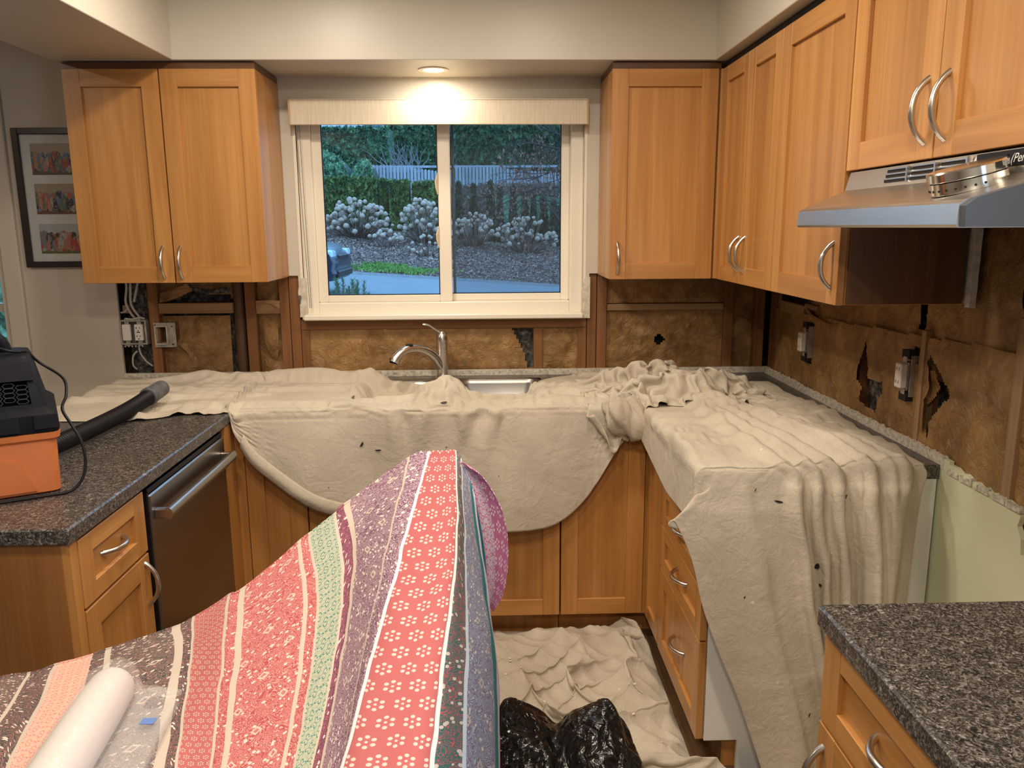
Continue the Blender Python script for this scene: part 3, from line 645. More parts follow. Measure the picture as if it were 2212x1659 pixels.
# -- dishwasher
dw = thing('dishwasher', (-1.24, -1.04, 0), 'dark stainless dishwasher under the left counter', 'dishwasher')
MB().box(-1.535, PXL-.012, -1.348, -.722, .02, ZC-.012, b=.002).build('tub_body', BLACK, dw)
dd = MB().box(PXL-.010, PXL+.022, -1.338, -.730, .11, .842, b=.004).build('door', DWSTEEL, dw)
MB().box(PXL-.012, PXL+.018, -1.346, -1.3385, .10, .848).build('edge_trim', BLACK, dd)
MB().box(PXL-.010, PXL+.016, -1.338, -.730, .844, .858, b=.001).build('control_strip', BLACK, dd)
MB().box(PXL-.06, PXL-.02, -1.34, -.73, .015, .10).build('kick_plate', BLACK, dw)
hb = MB(); pts = [(PXL+.058, y, .782) for y in np.linspace(-1.318, -.752, 12)]; hb.tube(pts, .0125, 12, flat=1.35); ho = hb.build('handle_bar', STEEL, dd, smooth=True, auto=50)
for y in (-1.309, -.762): MB().box(PXL+.020, PXL+.060, y-.010, y+.010, .768, .796, b=.003).build('handle_bracket', STEEL, ho)
# -- corner + sink run (back wall)
FY = -.612
b2 = thing('corner_cabinet', (-.80, -.3, 0), 'narrow maple base cabinet in the left inner corner', 'cabinet')
m = MB(); m.box(-.908, -.662, FY+.001, -.03, TK, ZC-.002, b=.001); m.box(-.90, -.662, -.55, -.03, 0, TK); m.box(PXL, -.909, -.718, FY, TK, ZC-.002, b=.001); m.build('carcass', MAPLE['Z'], b2)
MB().box(-.912, -.879, FY-.012, FY, TK, ZC-.004, b=.002).build('corner_stile', MAPLE['Z'], b2)
door(b2, '-Y', -.876, -.662, TK+.006, ZC-.006, FY)
b3 = thing('sink_cabinet', (-.2, -.3, 0), 'two-door maple sink cabinet under the window', 'cabinet')
m = MB(); m.box(-.659, .257, FY+.001, -.56, TK, ZC-.002, b=.001); m.box(-.659, -.64, -.56, -.03, TK, ZC-.002); m.box(.238, .257, -.56, -.03, TK, ZC-.002); m.box(-.659, .257, -.55, -.03, 0, TK+.02); m.build('carcass', MAPLE['Z'], b3)
door(b3, '-Y', -.659, -.203, TK+.006, ZC-.006, FY); door(b3, '-Y', -.200, .256, TK+.006, ZC-.006, FY)
b4 = thing('corner_cabinet', (.41, -.3, 0), 'single-door maple base cabinet in the right inner corner', 'cabinet')
m = MB(); m.box(.260, XR-.004, FY+.001, -.03, TK, ZC-.002, b=.001); m.box(.260, XR-.01, -.55, -.03, 0, TK); m.build('carcass', MAPLE['Z'], b4)
door(b4, '-Y', .259, .567, TK+.006, ZC-.006, FY)
MB().box(.5675, .597, FY-.010, FY, TK, ZC-.004, b=.002).build('corner_stile', MAPLE['Z'], b4)
# -- right run: blind panel and drawer stack
RX = .596
b5 = thing('drawer_cabinet', (.89, -1.0, 0), 'maple drawer cabinet with bow handles on the right run', 'cabinet')
m = MB(); m.box(RX+.001, XR-.006, -1.372, -.625, TK, ZC-.002, b=.001); m.box(RX+.06, XR-.01, -1.36, -.625, 0, TK); m.build('carcass', MAPLE['Z'], b5)
MB().box(RX+.004, XR-.006, -1.386, -1.3725, .0+TK, ZC-.002, b=.001).build('end_panel', WHITEM, b5)
MB().box(RX+.10, XR-.006, -1.386, -1.3725, 0, TK).build('end_foot', WHITEM, b5)
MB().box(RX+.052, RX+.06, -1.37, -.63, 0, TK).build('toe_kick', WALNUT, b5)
door(b5, '-X', -.626, -.866, TK+.006, ZC-.006, RX, name='blind_panel', fr=.052)
for za, zb in ((TK+.002, .404), (.407, .556), (.559, .708), (.711, ZC-.006)):
    door(b5, '-X', -.869, -1.384, za, zb, RX, (-1.126, (za+zb)/2+(.0 if zb > .41 else .0), 'h'), name='drawer_front', fr=.055, fr_h=.042 if zb > .41 else .055)
# -- near right base cabinet
NX = .588
b6 = thing('base_cabinet', (.9, -2.55, 0), 'maple base cabinet with drawer beneath the near right counter', 'cabinet')
m = MB(); m.box(NX+.001, XR-.004, -2.95, -2.172, TK, ZC-.002, b=.001); m.box(NX+.06, XR-.01, -2.95, -2.19, 0, TK); m.build('carcass', MAPLE['Z'], b6)
MB().box(NX+.001, XR-.006, -2.1715, -2.164, .0, ZC-.002, b=.001).build('end_panel', MAPLE['Z'], b6)
door(b6, '-X', -2.166, -2.62, .700, ZC-.006, NX, (-2.397, .782, 'h'), name='drawer_front', fr=.060, fr_h=.044)
door(b6, '-X', -2.166, -2.62, TK+.006, .697, NX, (-2.190, .60, 'v'), fr=.060)

# ================================================================== worktops
CT, CB = .910, .872; bl_ = .008
ctop = thing('countertop', (-.2, -.6, CB), 'dark speckled laminate worktop round the sink and left peninsula', 'countertop')
m = MB(); SKX0, SKX1, SKY0, SKY1 = -.545, .235, -.535, -.055
def slab(m, x0, x1, y0, y1): m.box(x0, x1, y0, y1, CB, CT)
slab(m, -1.56, -.913, -1.748, -.002); slab(m, -.913, SKX0, -.632, -.002); slab(m, SKX1, .566, -.632, -.002); slab(m, SKX0, SKX1, -.632, SKY0); slab(m, SKX0, SKX1, SKY1, -.002); slab(m, .566, XR-.003, -1.388, -.002)
m.build('worktop', COUNTER, ctop)
def nose(m, p, q, nrm):   # rounded front edge
    p = np.array(p, float); q = np.array(q, float); nrm = np.array(nrm, float); V = []
    prof = [(0, 0), (.004, .0), (.008, .004), (.008, .034), (.004, .038), (0, .038)]
    for e in (p, q):
        for n, dz in prof: V.append((e[0]+nrm[0]*n, e[1]+nrm[1]*n, CT-dz))
    k = len(prof); m.add(V, [(i, (i+1) % k, k+(i+1) % k, k+i) for i in range(k)]+[tuple(range(k)), tuple(range(2*k-1, k-1, -1))])
m = MB(); nose(m, (-.913, -1.7558, 0), (-.913, -.632, 0), (1, 0)); nose(m, (-1.56, -1.748, 0), (-.9132, -1.748, 0), (0, -1)); nose(m, (-.913, -.632, 0), (.566, -.632, 0), (0, -1)); nose(m, (.566, -1.388, 0), (.566, -.632, 0), (-1, 0))
m.build('front_edge', COUNTER, ctop)
nct = thing('countertop', (.88, -2.55, CB), 'dark speckled worktop in the near right foreground', 'countertop')
m = MB(); m.box(.561, XR-.003, -3.0, -2.166, CB, CT); m.build('worktop', COUNTER, nct)
m = MB(); nose(m, (.561, -3.0, 0), (.561, -2.166, 0), (-1, 0)); m.build('front_edge', COUNTER, nct)
# ---- sink
sk = thing('kitchen_sink', (-.155, -.3, .70), 'stainless steel double-bowl kitchen sink half covered by canvas', 'sink')
m = MB(); rim = CT+.003
def bowl(x0, x1, y0, y1, dp):
    m = MB(); lo = []; R_ = .05
    def rr(x0, x1, y0, y1, r, z, n=5):
        out = []
        for cx, cy, a in ((x1-r, y1-r, 0), (x0+r, y1-r, 90), (x0+r, y0+r, 180), (x1-r, y0+r, 270)):
            for k in range(n): t = math.radians(a+90*k/(n-1)); out.append((cx+r*math.cos(t), cy+r*math.sin(t), z))
        return out
    L = [rr(x0-.012, x1+.012, y0-.012, y1+.012, .055, rim), rr(x0, x1, y0, y1, .05, rim-.004), rr(x0+.004, x1-.004, y0+.004, y1-.004, .05, rim-.02), rr(x0+.015, x1-.015, y0+.015, y1-.015, .06, rim-dp+.03), rr(x0+.045, x1-.045, y0+.045, y1-.045, .05, rim-dp)]
    n = len(L[0]); V = [p for l in L for p in l]; F = [(i*n+k, i*n+(k+1) % n, (i+1)*n+(k+1) % n, (i+1)*n+k) for i in range(len(L)-1) for k in range(n)]+[tuple((len(L)-1)*n+k for k in range(n))]
    return m.add(V, F)
bowl(-.515, -.170, -.515, -.130, .18).build('bowl', STEEL, sk, smooth=True, fix=False, auto=60); bowl(-.130, .205, -.515, -.10, .18).build('bowl', STEEL, sk, smooth=True, fix=False, auto=60)
m = MB()
for a, b, c_, d in [(-.56, -.527, -.55, -.04), (.217, .25, -.55, -.04), (-.527, .217, -.55, -.527), (-.527, -.142, -.118, -.04), (-.142, .217, -.088, -.04), (-.158, -.142, -.527, -.118)]: m.box(a, b, c_, d, rim-.002, rim+.0005)
m.build('rim', STEEL, sk)
# ---- faucet
fa = thing('kitchen_faucet', (-.195, -.078, rim), 'brushed nickel pull-out faucet with lever behind the sink', 'faucet')
m = MB(); m.lathe([(.030, 0), (.030, .004), (.0255, .009), (.0245, .03), (.0235, .11), (.0238, .128), (.0225, .129), (.0225, .132), (.0238, .133), (.0238, .150), (.0225, .151), (.0225, .154), (.0240, .155), (.0245, .170), (.0215, .188), (.013, .200), (.001, .203)], (-.195, -.078, rim), 28)
m.build('body', NICKEL, fa, smooth=True, auto=45)
sp = crom([(-.203, -.085, .965), (-.225, -.11, 1.01), (-.262, -.145, 1.045), (-.31, -.18, 1.058), (-.345, -.205, 1.050), (-.372, -.222, 1.025), (-.382, -.230, 1.008)], 26)
MB().tube(sp, list(np.interp(np.linspace(0, 1, 26), [0, .15, .45, .5, .7, .88, 1], [.020, .018, .0155, .0165, .0185, .022, .021])), 16).build('spout', NICKEL, fa, smooth=True, auto=50)
MB().tube(sp[-2:]+np.array([[0, 0, -.001], [0, 0, -.004]]), [.018, .017], 14).build('spray_face', BLACK, fa)
MB().box(-.335, -.305, -.20, -.185, 1.069, 1.078, b=.003).build('spray_button', BLACK, fa)
lv = crom([(-.178, -.075, 1.095), (-.20, -.080, 1.108), (-.225, -.088, 1.125), (-.25, -.095, 1.142), (-.272, -.10, 1.146)], 14)
MB().tube(lv, [.014, .0135, .0125, .0115, .0105, .0098, .009, .0085, .008, .0078, .0075, .0075, .0078, .006], 12, flat=.6).build('lever', NICKEL, fa, smooth=True, auto=50)

# ================================================================== drop cloths
def paint_dabs(parent, P, spots, name='paint_spot'):
    """small dried paint flecks lying on the cloth: (row, col, length, width, angle)"""
    n, m = P.shape[:2]
    for fi, fj, L, W, ang in spots:
        i, j = int(fi*(n-2)), int(fj*(m-2)); p = P[i, j]; du = P[i, j+1]-P[i, j]; dv = P[i+1, j]-P[i, j]; du /= np.linalg.norm(du)+1e-9
        nn = np.cross(du, dv); nn /= np.linalg.norm(nn)+1e-9
        if nn[1] > 0 or (abs(nn[1]) < .3 and nn[2] < 0): nn = -nn
        dv = np.cross(nn, du); e1 = du*math.cos(ang)+dv*math.sin(ang); e2 = np.cross(nn, e1); V = []
        for k in range(9):
            t = 2*math.pi*k/9; V.append(p+nn*.0035+e1*L*math.cos(t)*(1+.2*math.sin(3*t))+e2*W*math.sin(t))
        V2 = [v+nn*.0008 for v in V]; mm = MB(); mm.add(V+V2, [tuple(range(8, -1, -1)), tuple(range(9, 18))]+[(k, (k+1) % 9, 9+(k+1) % 9, 9+k) for k in range(9)])
        mm.build(name, PAINTSPOT, parent)
def cloth_obj(name, grids, mt, parent=None, thick=.0022):
    m = MB()
    for P in grids: m.grid(P)
    o = m.build(name, mt, parent, smooth=True, fix=False)
    s = o.modifiers.new('cloth_thickness', 'SOLIDIFY'); s.thickness = thick; s.offset = 0
    return o

def crumple(P, n, m, excess, iters, ka, collide, seed, noise_, bend=.15, g=.0004, fine=20, fex=1.004, exy=None):
    """buckle a coarse copy of the sheet into broad folds, then refine it"""
    N, M = P.shape[:2]; ci = np.linspace(0, N-1, n).round().astype(int); cj = np.linspace(0, M-1, m).round().astype(int)
    e = None if exy is None else exy[np.ix_(ci, cj)]
    C = relax(P[np.ix_(ci, cj)], excess=excess, iters=iters, ka=ka, collide=collide, seed=seed, noise=noise_, bend=bend, g=g, exy=e)
    Fp = crom(np.transpose(crom(C, N), (1, 0, 2)), M); Fp = np.transpose(Fp, (1, 0, 2)).copy()
    if fine: Fp = relax(Fp, excess=fex-1, iters=fine, ka=.08, collide=collide, seed=seed+1, noise=.0006, bend=.4, g=.0001)
    return Fp
# ---- cloth over the peninsula and sink run, hanging in a swag in front of the sink
# columns: X, back Y, lift at back, kind, end (Y on the peninsula top / hem Z when it hangs)
COLS = [(-1.585, -.03, 'L', -.66), (-1.545, -.012, 'T', -.76), (-1.42, -.012, 'T', -.772), (-1.28, -.012, 'T', -.775), (-1.167, -.012, 'T', -.768), (-1.05, -.012, 'T', -.700), (-.965, -.012, 'T', -.700),
        (-.912, -.013, 'H', .888), (-.86, -.013, 'H', .80), (-.81, -.013, 'H', .735), (-.735, -.013, 'H', .672), (-.659, -.016, 'H', .615), (-.59, -.02, 'H', .580), (-.53, -.03, 'H', .555), (-.46, -.065, 'H', .53), (-.40, -.12, 'H', .508),
        (-.33, -.14, 'H', .49), (-.26, -.15, 'H', .478), (-.20, -.15, 'H', .47), (-.13, -.20, 'H', .468), (-.06, -.34, 'H', .470), (.02, -.40, 'H', .474), (.09, -.39, 'H', .476), (.152, -.29, 'H', .478), (.21, -.17, 'H', .488), (.27, -.10, 'H', .52), (.33, -.06, 'H', .575), (.38, -.045, 'H', .65), (.43, -.035, 'H', .74), (.47, -.03, 'H', .80), (.52, -.03, 'H', .83)]
TOPN, EDGE = 9, -.648
rows = []
for x, yb, kind, end in COLS:
    pts = []; zt = .9145
    if kind in 'LT':
        for t in np.linspace(0, 1, 18):
            y = yb+(end-yb)*t; pts.append((x, y, zt if kind == 'T' else .86))
    else:
        for t in np.linspace(0, 1, TOPN): pts.append((x, yb+(EDGE+.02-yb)*t, zt))
        pts.append((x, EDGE, zt-.006)); pts.append((x, EDGE-.006, zt-.03)); k = 18-TOPN-2
        for t in np.linspace(0, 1, k+1)[1:]: pts.append((x+.02*t*(x+.1), EDGE-.008-.022*t, zt-.03+(end-zt+.03)*t))
    rows.append(pts)
G = np.array(rows)                      # (cols, 18, 3)
P = crom(np.transpose(crom(G, 230), (1, 0, 2)), 120)   # (v=120, u=230)
X, Yv, Z = P[..., 0].copy(), P[..., 1].copy(), P[..., 2].copy(); vv = np.linspace(0, 1, 120)[:, None]*np.ones((1, 230))
def gs(x, c, w): return np.exp(-((x-c)/w)**2)
ontop = np.clip((Z-.885)/.02, 0, 1)*np.clip((Yv+.655)/.03, 0, 1)
penin = np.clip((-.90-X)/.03, 0, 1); ontop = np.maximum(ontop, penin)
# long folds running along the counter
fold = .016*np.maximum(NS.ridge(X*1.3+3, Yv*7.5+.35*NS(X*3, Yv*2), 2), 0)**1.3+.022*gs(Yv+.05*X, -.13, .035)*np.clip((X+1.5)/.3, 0, 1)*np.clip((-.35-X)/.2, 0, 1)
fold += .030*gs(X, -.72, .16)*gs(Yv, -.07, .05)+.030*gs(X, -.50, .05)*gs(Yv, -.09, .04)
fold *= np.clip((Yv+.80)/.05, 0, 1)
Z = Z+ontop*fold
# sag into the left bowl, hump over the sink divider
bowlw = np.clip((X+.52)/.06, 0, 1)*np.clip((-.22-X)/.06, 0, 1)*np.clip((Yv+.50)/.08, 0, 1)*np.clip((-.14-Yv)/.05, 0, 1)
Z -= .075*bowlw
Z += .060*gs(X, -.15, .075)*gs(Yv, -.46, .13)*ontop+.020*gs(X, -.05, .05)*gs(Yv, -.42, .06)+.02*gs(X, -.24, .04)*gs(Yv, -.52, .08)
b2w = np.clip((X+.13)/.05, 0, 1)*np.clip((.20-X)/.05, 0, 1)*np.clip((Yv+.50)/.05, 0, 1)*ontop; Z -= .03*b2w*np.clip((-.1-Yv)*4, 0, 1)
# creases down the hanging front
hang = 1-ontop
for c0, a, wd, sl in [(-.335, .020, .010, .02), (-.315, -.012, .02, .02), (-.02, -.022, .022, -.12), (.01, .020, .02, -.12), (-.10, .016, .03, .15), (-.22, .012, .03, -.10)]:
    drop = np.clip((.91-Z)/.35, 0, 1); Yv = Yv-hang*a*gs(X, c0+sl*drop, wd+.05*drop)*(1-.75*drop)
Yv = Yv-hang*(.018*np.sin(X*9+1)*np.clip((.9-Z)*3, 0, 1)+.008*NS.fbm(X*5, Z*3, 2))
P = np.stack([X, Yv, Z], -1)
def colA(P):
    x, y, z = P[..., 0], P[..., 1], P[..., 2]
    ins = ((y > -.642) | (x < -.903)) & (x > -1.565) & (y > -1.75)
    sinkhole = (x > -.52) & (x < -.165) & (y > -.52) & (y < -.13) | (x > -.135) & (x < .205) & (y > -.52) & (y < -.10)
    lowz = np.where(sinkhole, .80, .9135); up_ = ins & (z < lowz) & (z > .86)
    z[up_] = lowz[up_]
    fr = (x > -.903) & (z < .908) & (y > -.644) & (y < -.60); y[fr] = -.644
    y[:] = np.minimum(y, -.010)
exA = 1.006+.14*gs(X, -.17, .13)*gs(Yv, -.50, .14)*ontop+.045*ontop*np.clip((X+1.5)*3, 0, 1)+.05*np.clip((X-.36)/.1, 0, 1)+.001*hang
P = crumple(P, 46, 100, .02, 80, .045, colA, 4, .002, .22, .0003, 25, 1.006, exA)
PA = P
# turned-up hem band along the lower-left swag
hemx = np.linspace(0, 1, 70); hc = P[-1, 62:150]; hc = crom(hc[::6], 70); band = []
for t in np.linspace(0, 1, 8):
    q = hc.copy(); q[:, 1] -= .010+.012*math.sin(math.pi*t); q[:, 2] += -.012+.052*t; q[:, 0] += .016*t; band.append(q)
band = np.array(band); band[..., 1] -= .004*NS.fbm(band[..., 0]*12, band[..., 2]*12, 3)
cA = tag(cloth_obj('canvas_drop_cloth', [P, band], CANVAS), 'beige canvas drop cloth swagged over the sink and left counter', 'drop cloth')
paint_dabs(cA, PA, [(.70, .475, .010, .004, 1.1), (.72, .505, .011, .003, .1), (.70, .63, .003, .0015, 0), (.80, .71, .002, .0012, 0), (.90, .42, .003, .0012, 0), (.47, .625, .012, .004, .1)])

# ---- cloth over the right run, hanging to the floor at the cooker gap
def colB(u):
    """one line of the cloth from the back of the counter, over its end and down to the floor (u: 0 hem on the left .. 1 hem at the wall)"""
    left_hem = [(.93, .50), (.85, .470), (.80, .462), (.757, .512), (.518, .567), (.295, .66), (.062, .735)]
    zs_ = np.array([p[0] for p in left_hem][::-1]); xs_ = np.array([p[1] for p in left_hem][::-1])
    pts = []
    for y in np.linspace(-.30, -1.375, 9):
        xw = 1.10+.06*min(1, (-y-.05)/.6); h = np.interp(-y, [.3, .62, 1.1, 1.375], [.05, .085, .15, .14]); s_ = u*(xw-.556+h)
        if s_ < h: pts.append((.546-.012*(h-s_)/h, y, .905-(h-s_)))
        else: pts.append((.552+(s_-h), y, .9155))
    xt = pts[-1][0]; zt = pts[-1][2]; pts.append((xt if u > .12 else xt, -1.394, zt-.004)); xe = .505+u*(1.165-.505); pts.append(((xt+xe)/2, -1.404, min(.893, zt-.01)))
    for z in (.85, .78, .68, .56, .44, .32, .20, .09):
        xl = np.interp(z, zs_, xs_); xr = np.interp(z, [.09, .53, .82, .92], [1.11, 1.128, 1.145, 1.158]); out = .93-z
        if u < .18: z = min(z, .905-(.18-u)*.75*max(0, 1-(.85-z)*1.4)) if z > .5 else z
        pts.append((xl+u*(xr-xl), -1.406-.030*out, z))
    pts.append((.74+u*.36, -1.45, .018)); pts.append((.74+u*.36, -1.50, .010)); pts.append((.75+u*.34, -1.56, .010))
    return pts
G = np.array([colB(u) for u in np.linspace(0, 1, 40)])
NV, NU = 190, 170
P = crom(np.transpose(crom(G, NU), (1, 0, 2)), NV); U = np.linspace(0, 1, NU)[None]*np.ones((NV, 1)); X, Yv, Z = [P[..., k].copy() for k in range(3)]
d = np.clip((.915-Z)/.9, 0, 1); hang = np.clip((.905-Z)/.10, 0, 1)*(Yv < -1.38)
# folds fan over the top, roll over the end and become the hanging pleats; the big front leaf (left) stands proud
c1_ = .50+.05*d
leaf = 1/(1+np.exp((U-c1_)/.010)); Yv -= hang*(.002+.115*d)*leaf+hang*.022*d*np.cos((U-.22)*9)*leaf
wn = np.clip((.925-Z)/.06, 0, 1)*(P[..., 1] < -1.36); tt = np.clip((-.45-P[..., 1])/.95, 0, 1); ontop = (1-wn)*np.clip((P[..., 2]-.88)/.02, 0, 1); disp = 0
for c0, a, wd, sl in [(.30, .006, .05, .0), (.50, .022, .020, .05), (.575, .026, .020, .05), (.655, .032, .030, .07), (.735, .012, .02, .05), (.79, .032, .024, .02), (.86, .010, .02, -.03), (.915, .034, .05, -.12)]:
    src = .22+.22*c0; cc = np.where(wn > 0, c0+sl*d, src+(c0-src)*tt**.8); w2 = wd*np.where(wn > 0, 1, 1.7-.7*tt); q = (U-cc)/w2
    disp = disp+a*np.where(wn > 0, 1+1.3*np.sqrt(d), .45+.55*tt)*np.where(q < 0, np.exp(-(q*.5)**2), np.exp(-(q*1.6)**2))
Yv -= wn*disp*np.clip((P[..., 2]-.02)*8, 0, 1); Z += (1-wn)*disp*np.clip((P[..., 2]-.88)/.02, 0, 1)
far = np.clip((1.34+P[..., 1])/.12, 0, 1)
Z += ontop*far*(.016*np.maximum(NS2.ridge(X*3.2+Yv*1.1, Yv*1.8, 1), 0)+.006*NS2.fbm(X*6, Yv*6, 2))
P = np.stack([X, Yv, Z], -1)
def colBc(P):
    x, y, z = P[..., 0], P[..., 1], P[..., 2]
    ontop = (y > -1.392) & (x > .556); up_ = ontop & (z < .9138) & (z > .80); z[up_] = .9138
    en = (z < .906) & (y > -1.398) & (y < -1.34) & (x > .558); y[en] = -1.398
    fr = (z < .906) & (x > .546) & (x < .60) & (y > -1.39); x[fr] = .546
    x[:] = np.minimum(x, XR-.012); z[:] = np.maximum(z, .006)
exB = 1.001+.028*ontop*far
PB = crumple(P, 64, 58, .02, 70, .05, colBc, 9, .003, .3, .0002, 25, 1.006, exB)
# bunched-up part of the same cloth over the inner corner
nb = 120
uu, vv_ = np.meshgrid(np.linspace(0, 1, nb), np.linspace(0, 1, nb)); bx_ = .37+.64*uu; by_ = -.17-.50*vv_
hump = np.clip(np.sin(np.pi*uu), 0, 1)**.6*np.clip(np.sin(np.pi*(vv_*.92+.04)), 0, 1)**.6
bz_ = .918+.055*hump+.065*hump*np.maximum(NS2.ridge(uu*2.3+vv_*1.2, vv_*2.6-uu*1.5, 1), 0)
Pb = np.stack([bx_, by_, bz_], -1)
hangb = np.clip((vv_-.84)/.16, 0, 1)*gs(uu, .10, .075); Pb[..., 2] -= .13*hangb; Pb[..., 1] -= .02*hangb
def colBb(P):
    x, y, z = P[..., 0], P[..., 1], P[..., 2]; a = (y > -.646) | (x > .552); up_ = a & (z < .918) & (z > .85); z[up_] = .918
    f = (~a) & (z < .91) & (y > -.668); y[f] = -.668
    x[:] = np.clip(x, .33, 1.06); z[:] = np.minimum(z, 1.03)
Pb = crumple(Pb, 34, 34, .34, 100, .022, colBb, 23, .014, .10, .0003, 12, 1.01)
# the hanging gathered tail at the corner
tail = []
for t in np.linspace(0, 1, 46):
    ring = []
    for a in np.linspace(0, 2*math.pi, 60):
        wdt = .040+.026*math.sin(math.pi*min(1, t*1.05))**.8; dep = .022+.014*math.sin(math.pi*t)
        if t > .88: q = math.sqrt(max(.02, 1-((t-.88)/.12)**2)); wdt *= q; dep *= q
        rr = 1+.20*math.sin(3*a+4*t)+.14*math.sin(5*a-5*t+1)+.05*math.sin(11*a+9*t)
        ring.append((.455+.040*t+wdt*math.cos(a)*rr, -.672-.024*math.sin(math.pi*t*.8)+dep*math.sin(a)*rr, .955-.150*t+.012*math.sin(2*a)))
    tail.append(ring)
tail = np.array(tail)
cB = tag(cloth_obj('canvas_drop_cloth', [PB, Pb, tail], CANVAS), 'beige canvas drop cloth bunched in the corner and hanging to the floor on the right', 'drop cloth')
paint_dabs(cB, PB, [(.545, .43, .012, .003, -.2), (.66, .20, .004, .0015, 1.), (.79, .39, .006, .0015, 1.), (.86, .12, .004, .002, 1.), (.53, .67, .005, .004, 0), (.535, .70, .002, .002, 0), (.635, .565, .011, .006, 1.0), (.655, .57, .009, .004, .2), (.52, .34, .005, .001, 1.)])

# ---- crumpled cloth on the floor
nf = 200
uu, vv_ = np.meshgrid(np.linspace(0, 1, nf), np.linspace(0, 1, nf)); fx = -.22+1.22*uu; fy = -.57-1.12*vv_
wd_ = np.clip((-1.40-fy)/.20, 0, 1); fx = -.22+(fx+.22)*(.80/1.22+(1-.80/1.22)*wd_)
def folds(P, th, freq, a, b, seed, mk):      # tucks that double over, following a wandering direction
    x, y = P[..., 0].copy(), P[..., 1].copy(); c_, s_ = math.cos(th), math.sin(th); n_ = Noise(seed)
    ph = (x*c_+y*s_)*freq+.75*n_.fbm(x*2.6+seed, y*2.6, 2); mm = np.clip(.72+1.0*n_(x*3.1+9, y*3.1+seed), .12, 1)*mk
    t = 2*math.pi*ph; P[..., 0] += a*mm*np.sin(t)*c_; P[..., 1] += a*mm*np.sin(t)*s_; P[..., 2] += b*mm*(1-np.cos(t))
Pf = np.stack([fx, fy, np.full_like(fx, .010)], -1); rim_ = np.clip(np.minimum.reduce([uu, 1-uu, vv_, 1-vv_])*16, 0, 1)
folds(Pf, 1.35, 5.2, .042, .024, 61, rim_); folds(Pf, .45, 6.6, .034, .019, 62, rim_); folds(Pf, 2.2, 9.0, .019, .011, 63, rim_); folds(Pf, .9, 17., .006, .004, 64, rim_)
jz = RNG.uniform(0, 1, (26, 26)); ii_ = np.linspace(0, 24.999, nf); i0 = ii_.astype(int); fr_ = ii_-i0
q = jz[i0]*(1-fr_)[:, None]+jz[i0+1]*fr_[:, None]; q = q[:, i0]*(1-fr_)[None]+q[:, i0+1]*fr_[None]
Pf[..., 2] += .016*q*rim_+.045*gs(fx, .30, .18)*gs(fy, -.72, .10)
def colF(P):
    x, y, z = P[..., 0], P[..., 1], P[..., 2]; z[:] = np.clip(z, .006, .13); a = (y > -1.41) & (x > .588); x[a] = .588; b = y > -.555; y[b] = -.555
    c_ = (y < -1.39) & (x > 1.05); x[c_] = 1.05
Pf = relax(Pf, excess=.006, iters=22, ka=.10, collide=colF, g=.0003, seed=33, noise=.0008, bend=.3)
cF = tag(cloth_obj('canvas_drop_cloth', [Pf], CANVAS), 'crumpled paint-spattered canvas drop cloth on the floor', 'drop cloth')
m = MB()
for k in range(46):
    i, j = RNG.integers(8, nf-8, 2); p = Pf[i, j]; r = RNG.uniform(.002, .007)
    m.lathe([(r, .0), (r*.9, .0012), (.0004, .0016)], (p[0], p[1], p[2]+.002), 7)
m.build('paint_drips', mat('cream_paint_drips', (.72, .68, .60), .6), cF)['kind'] = 'stuff'

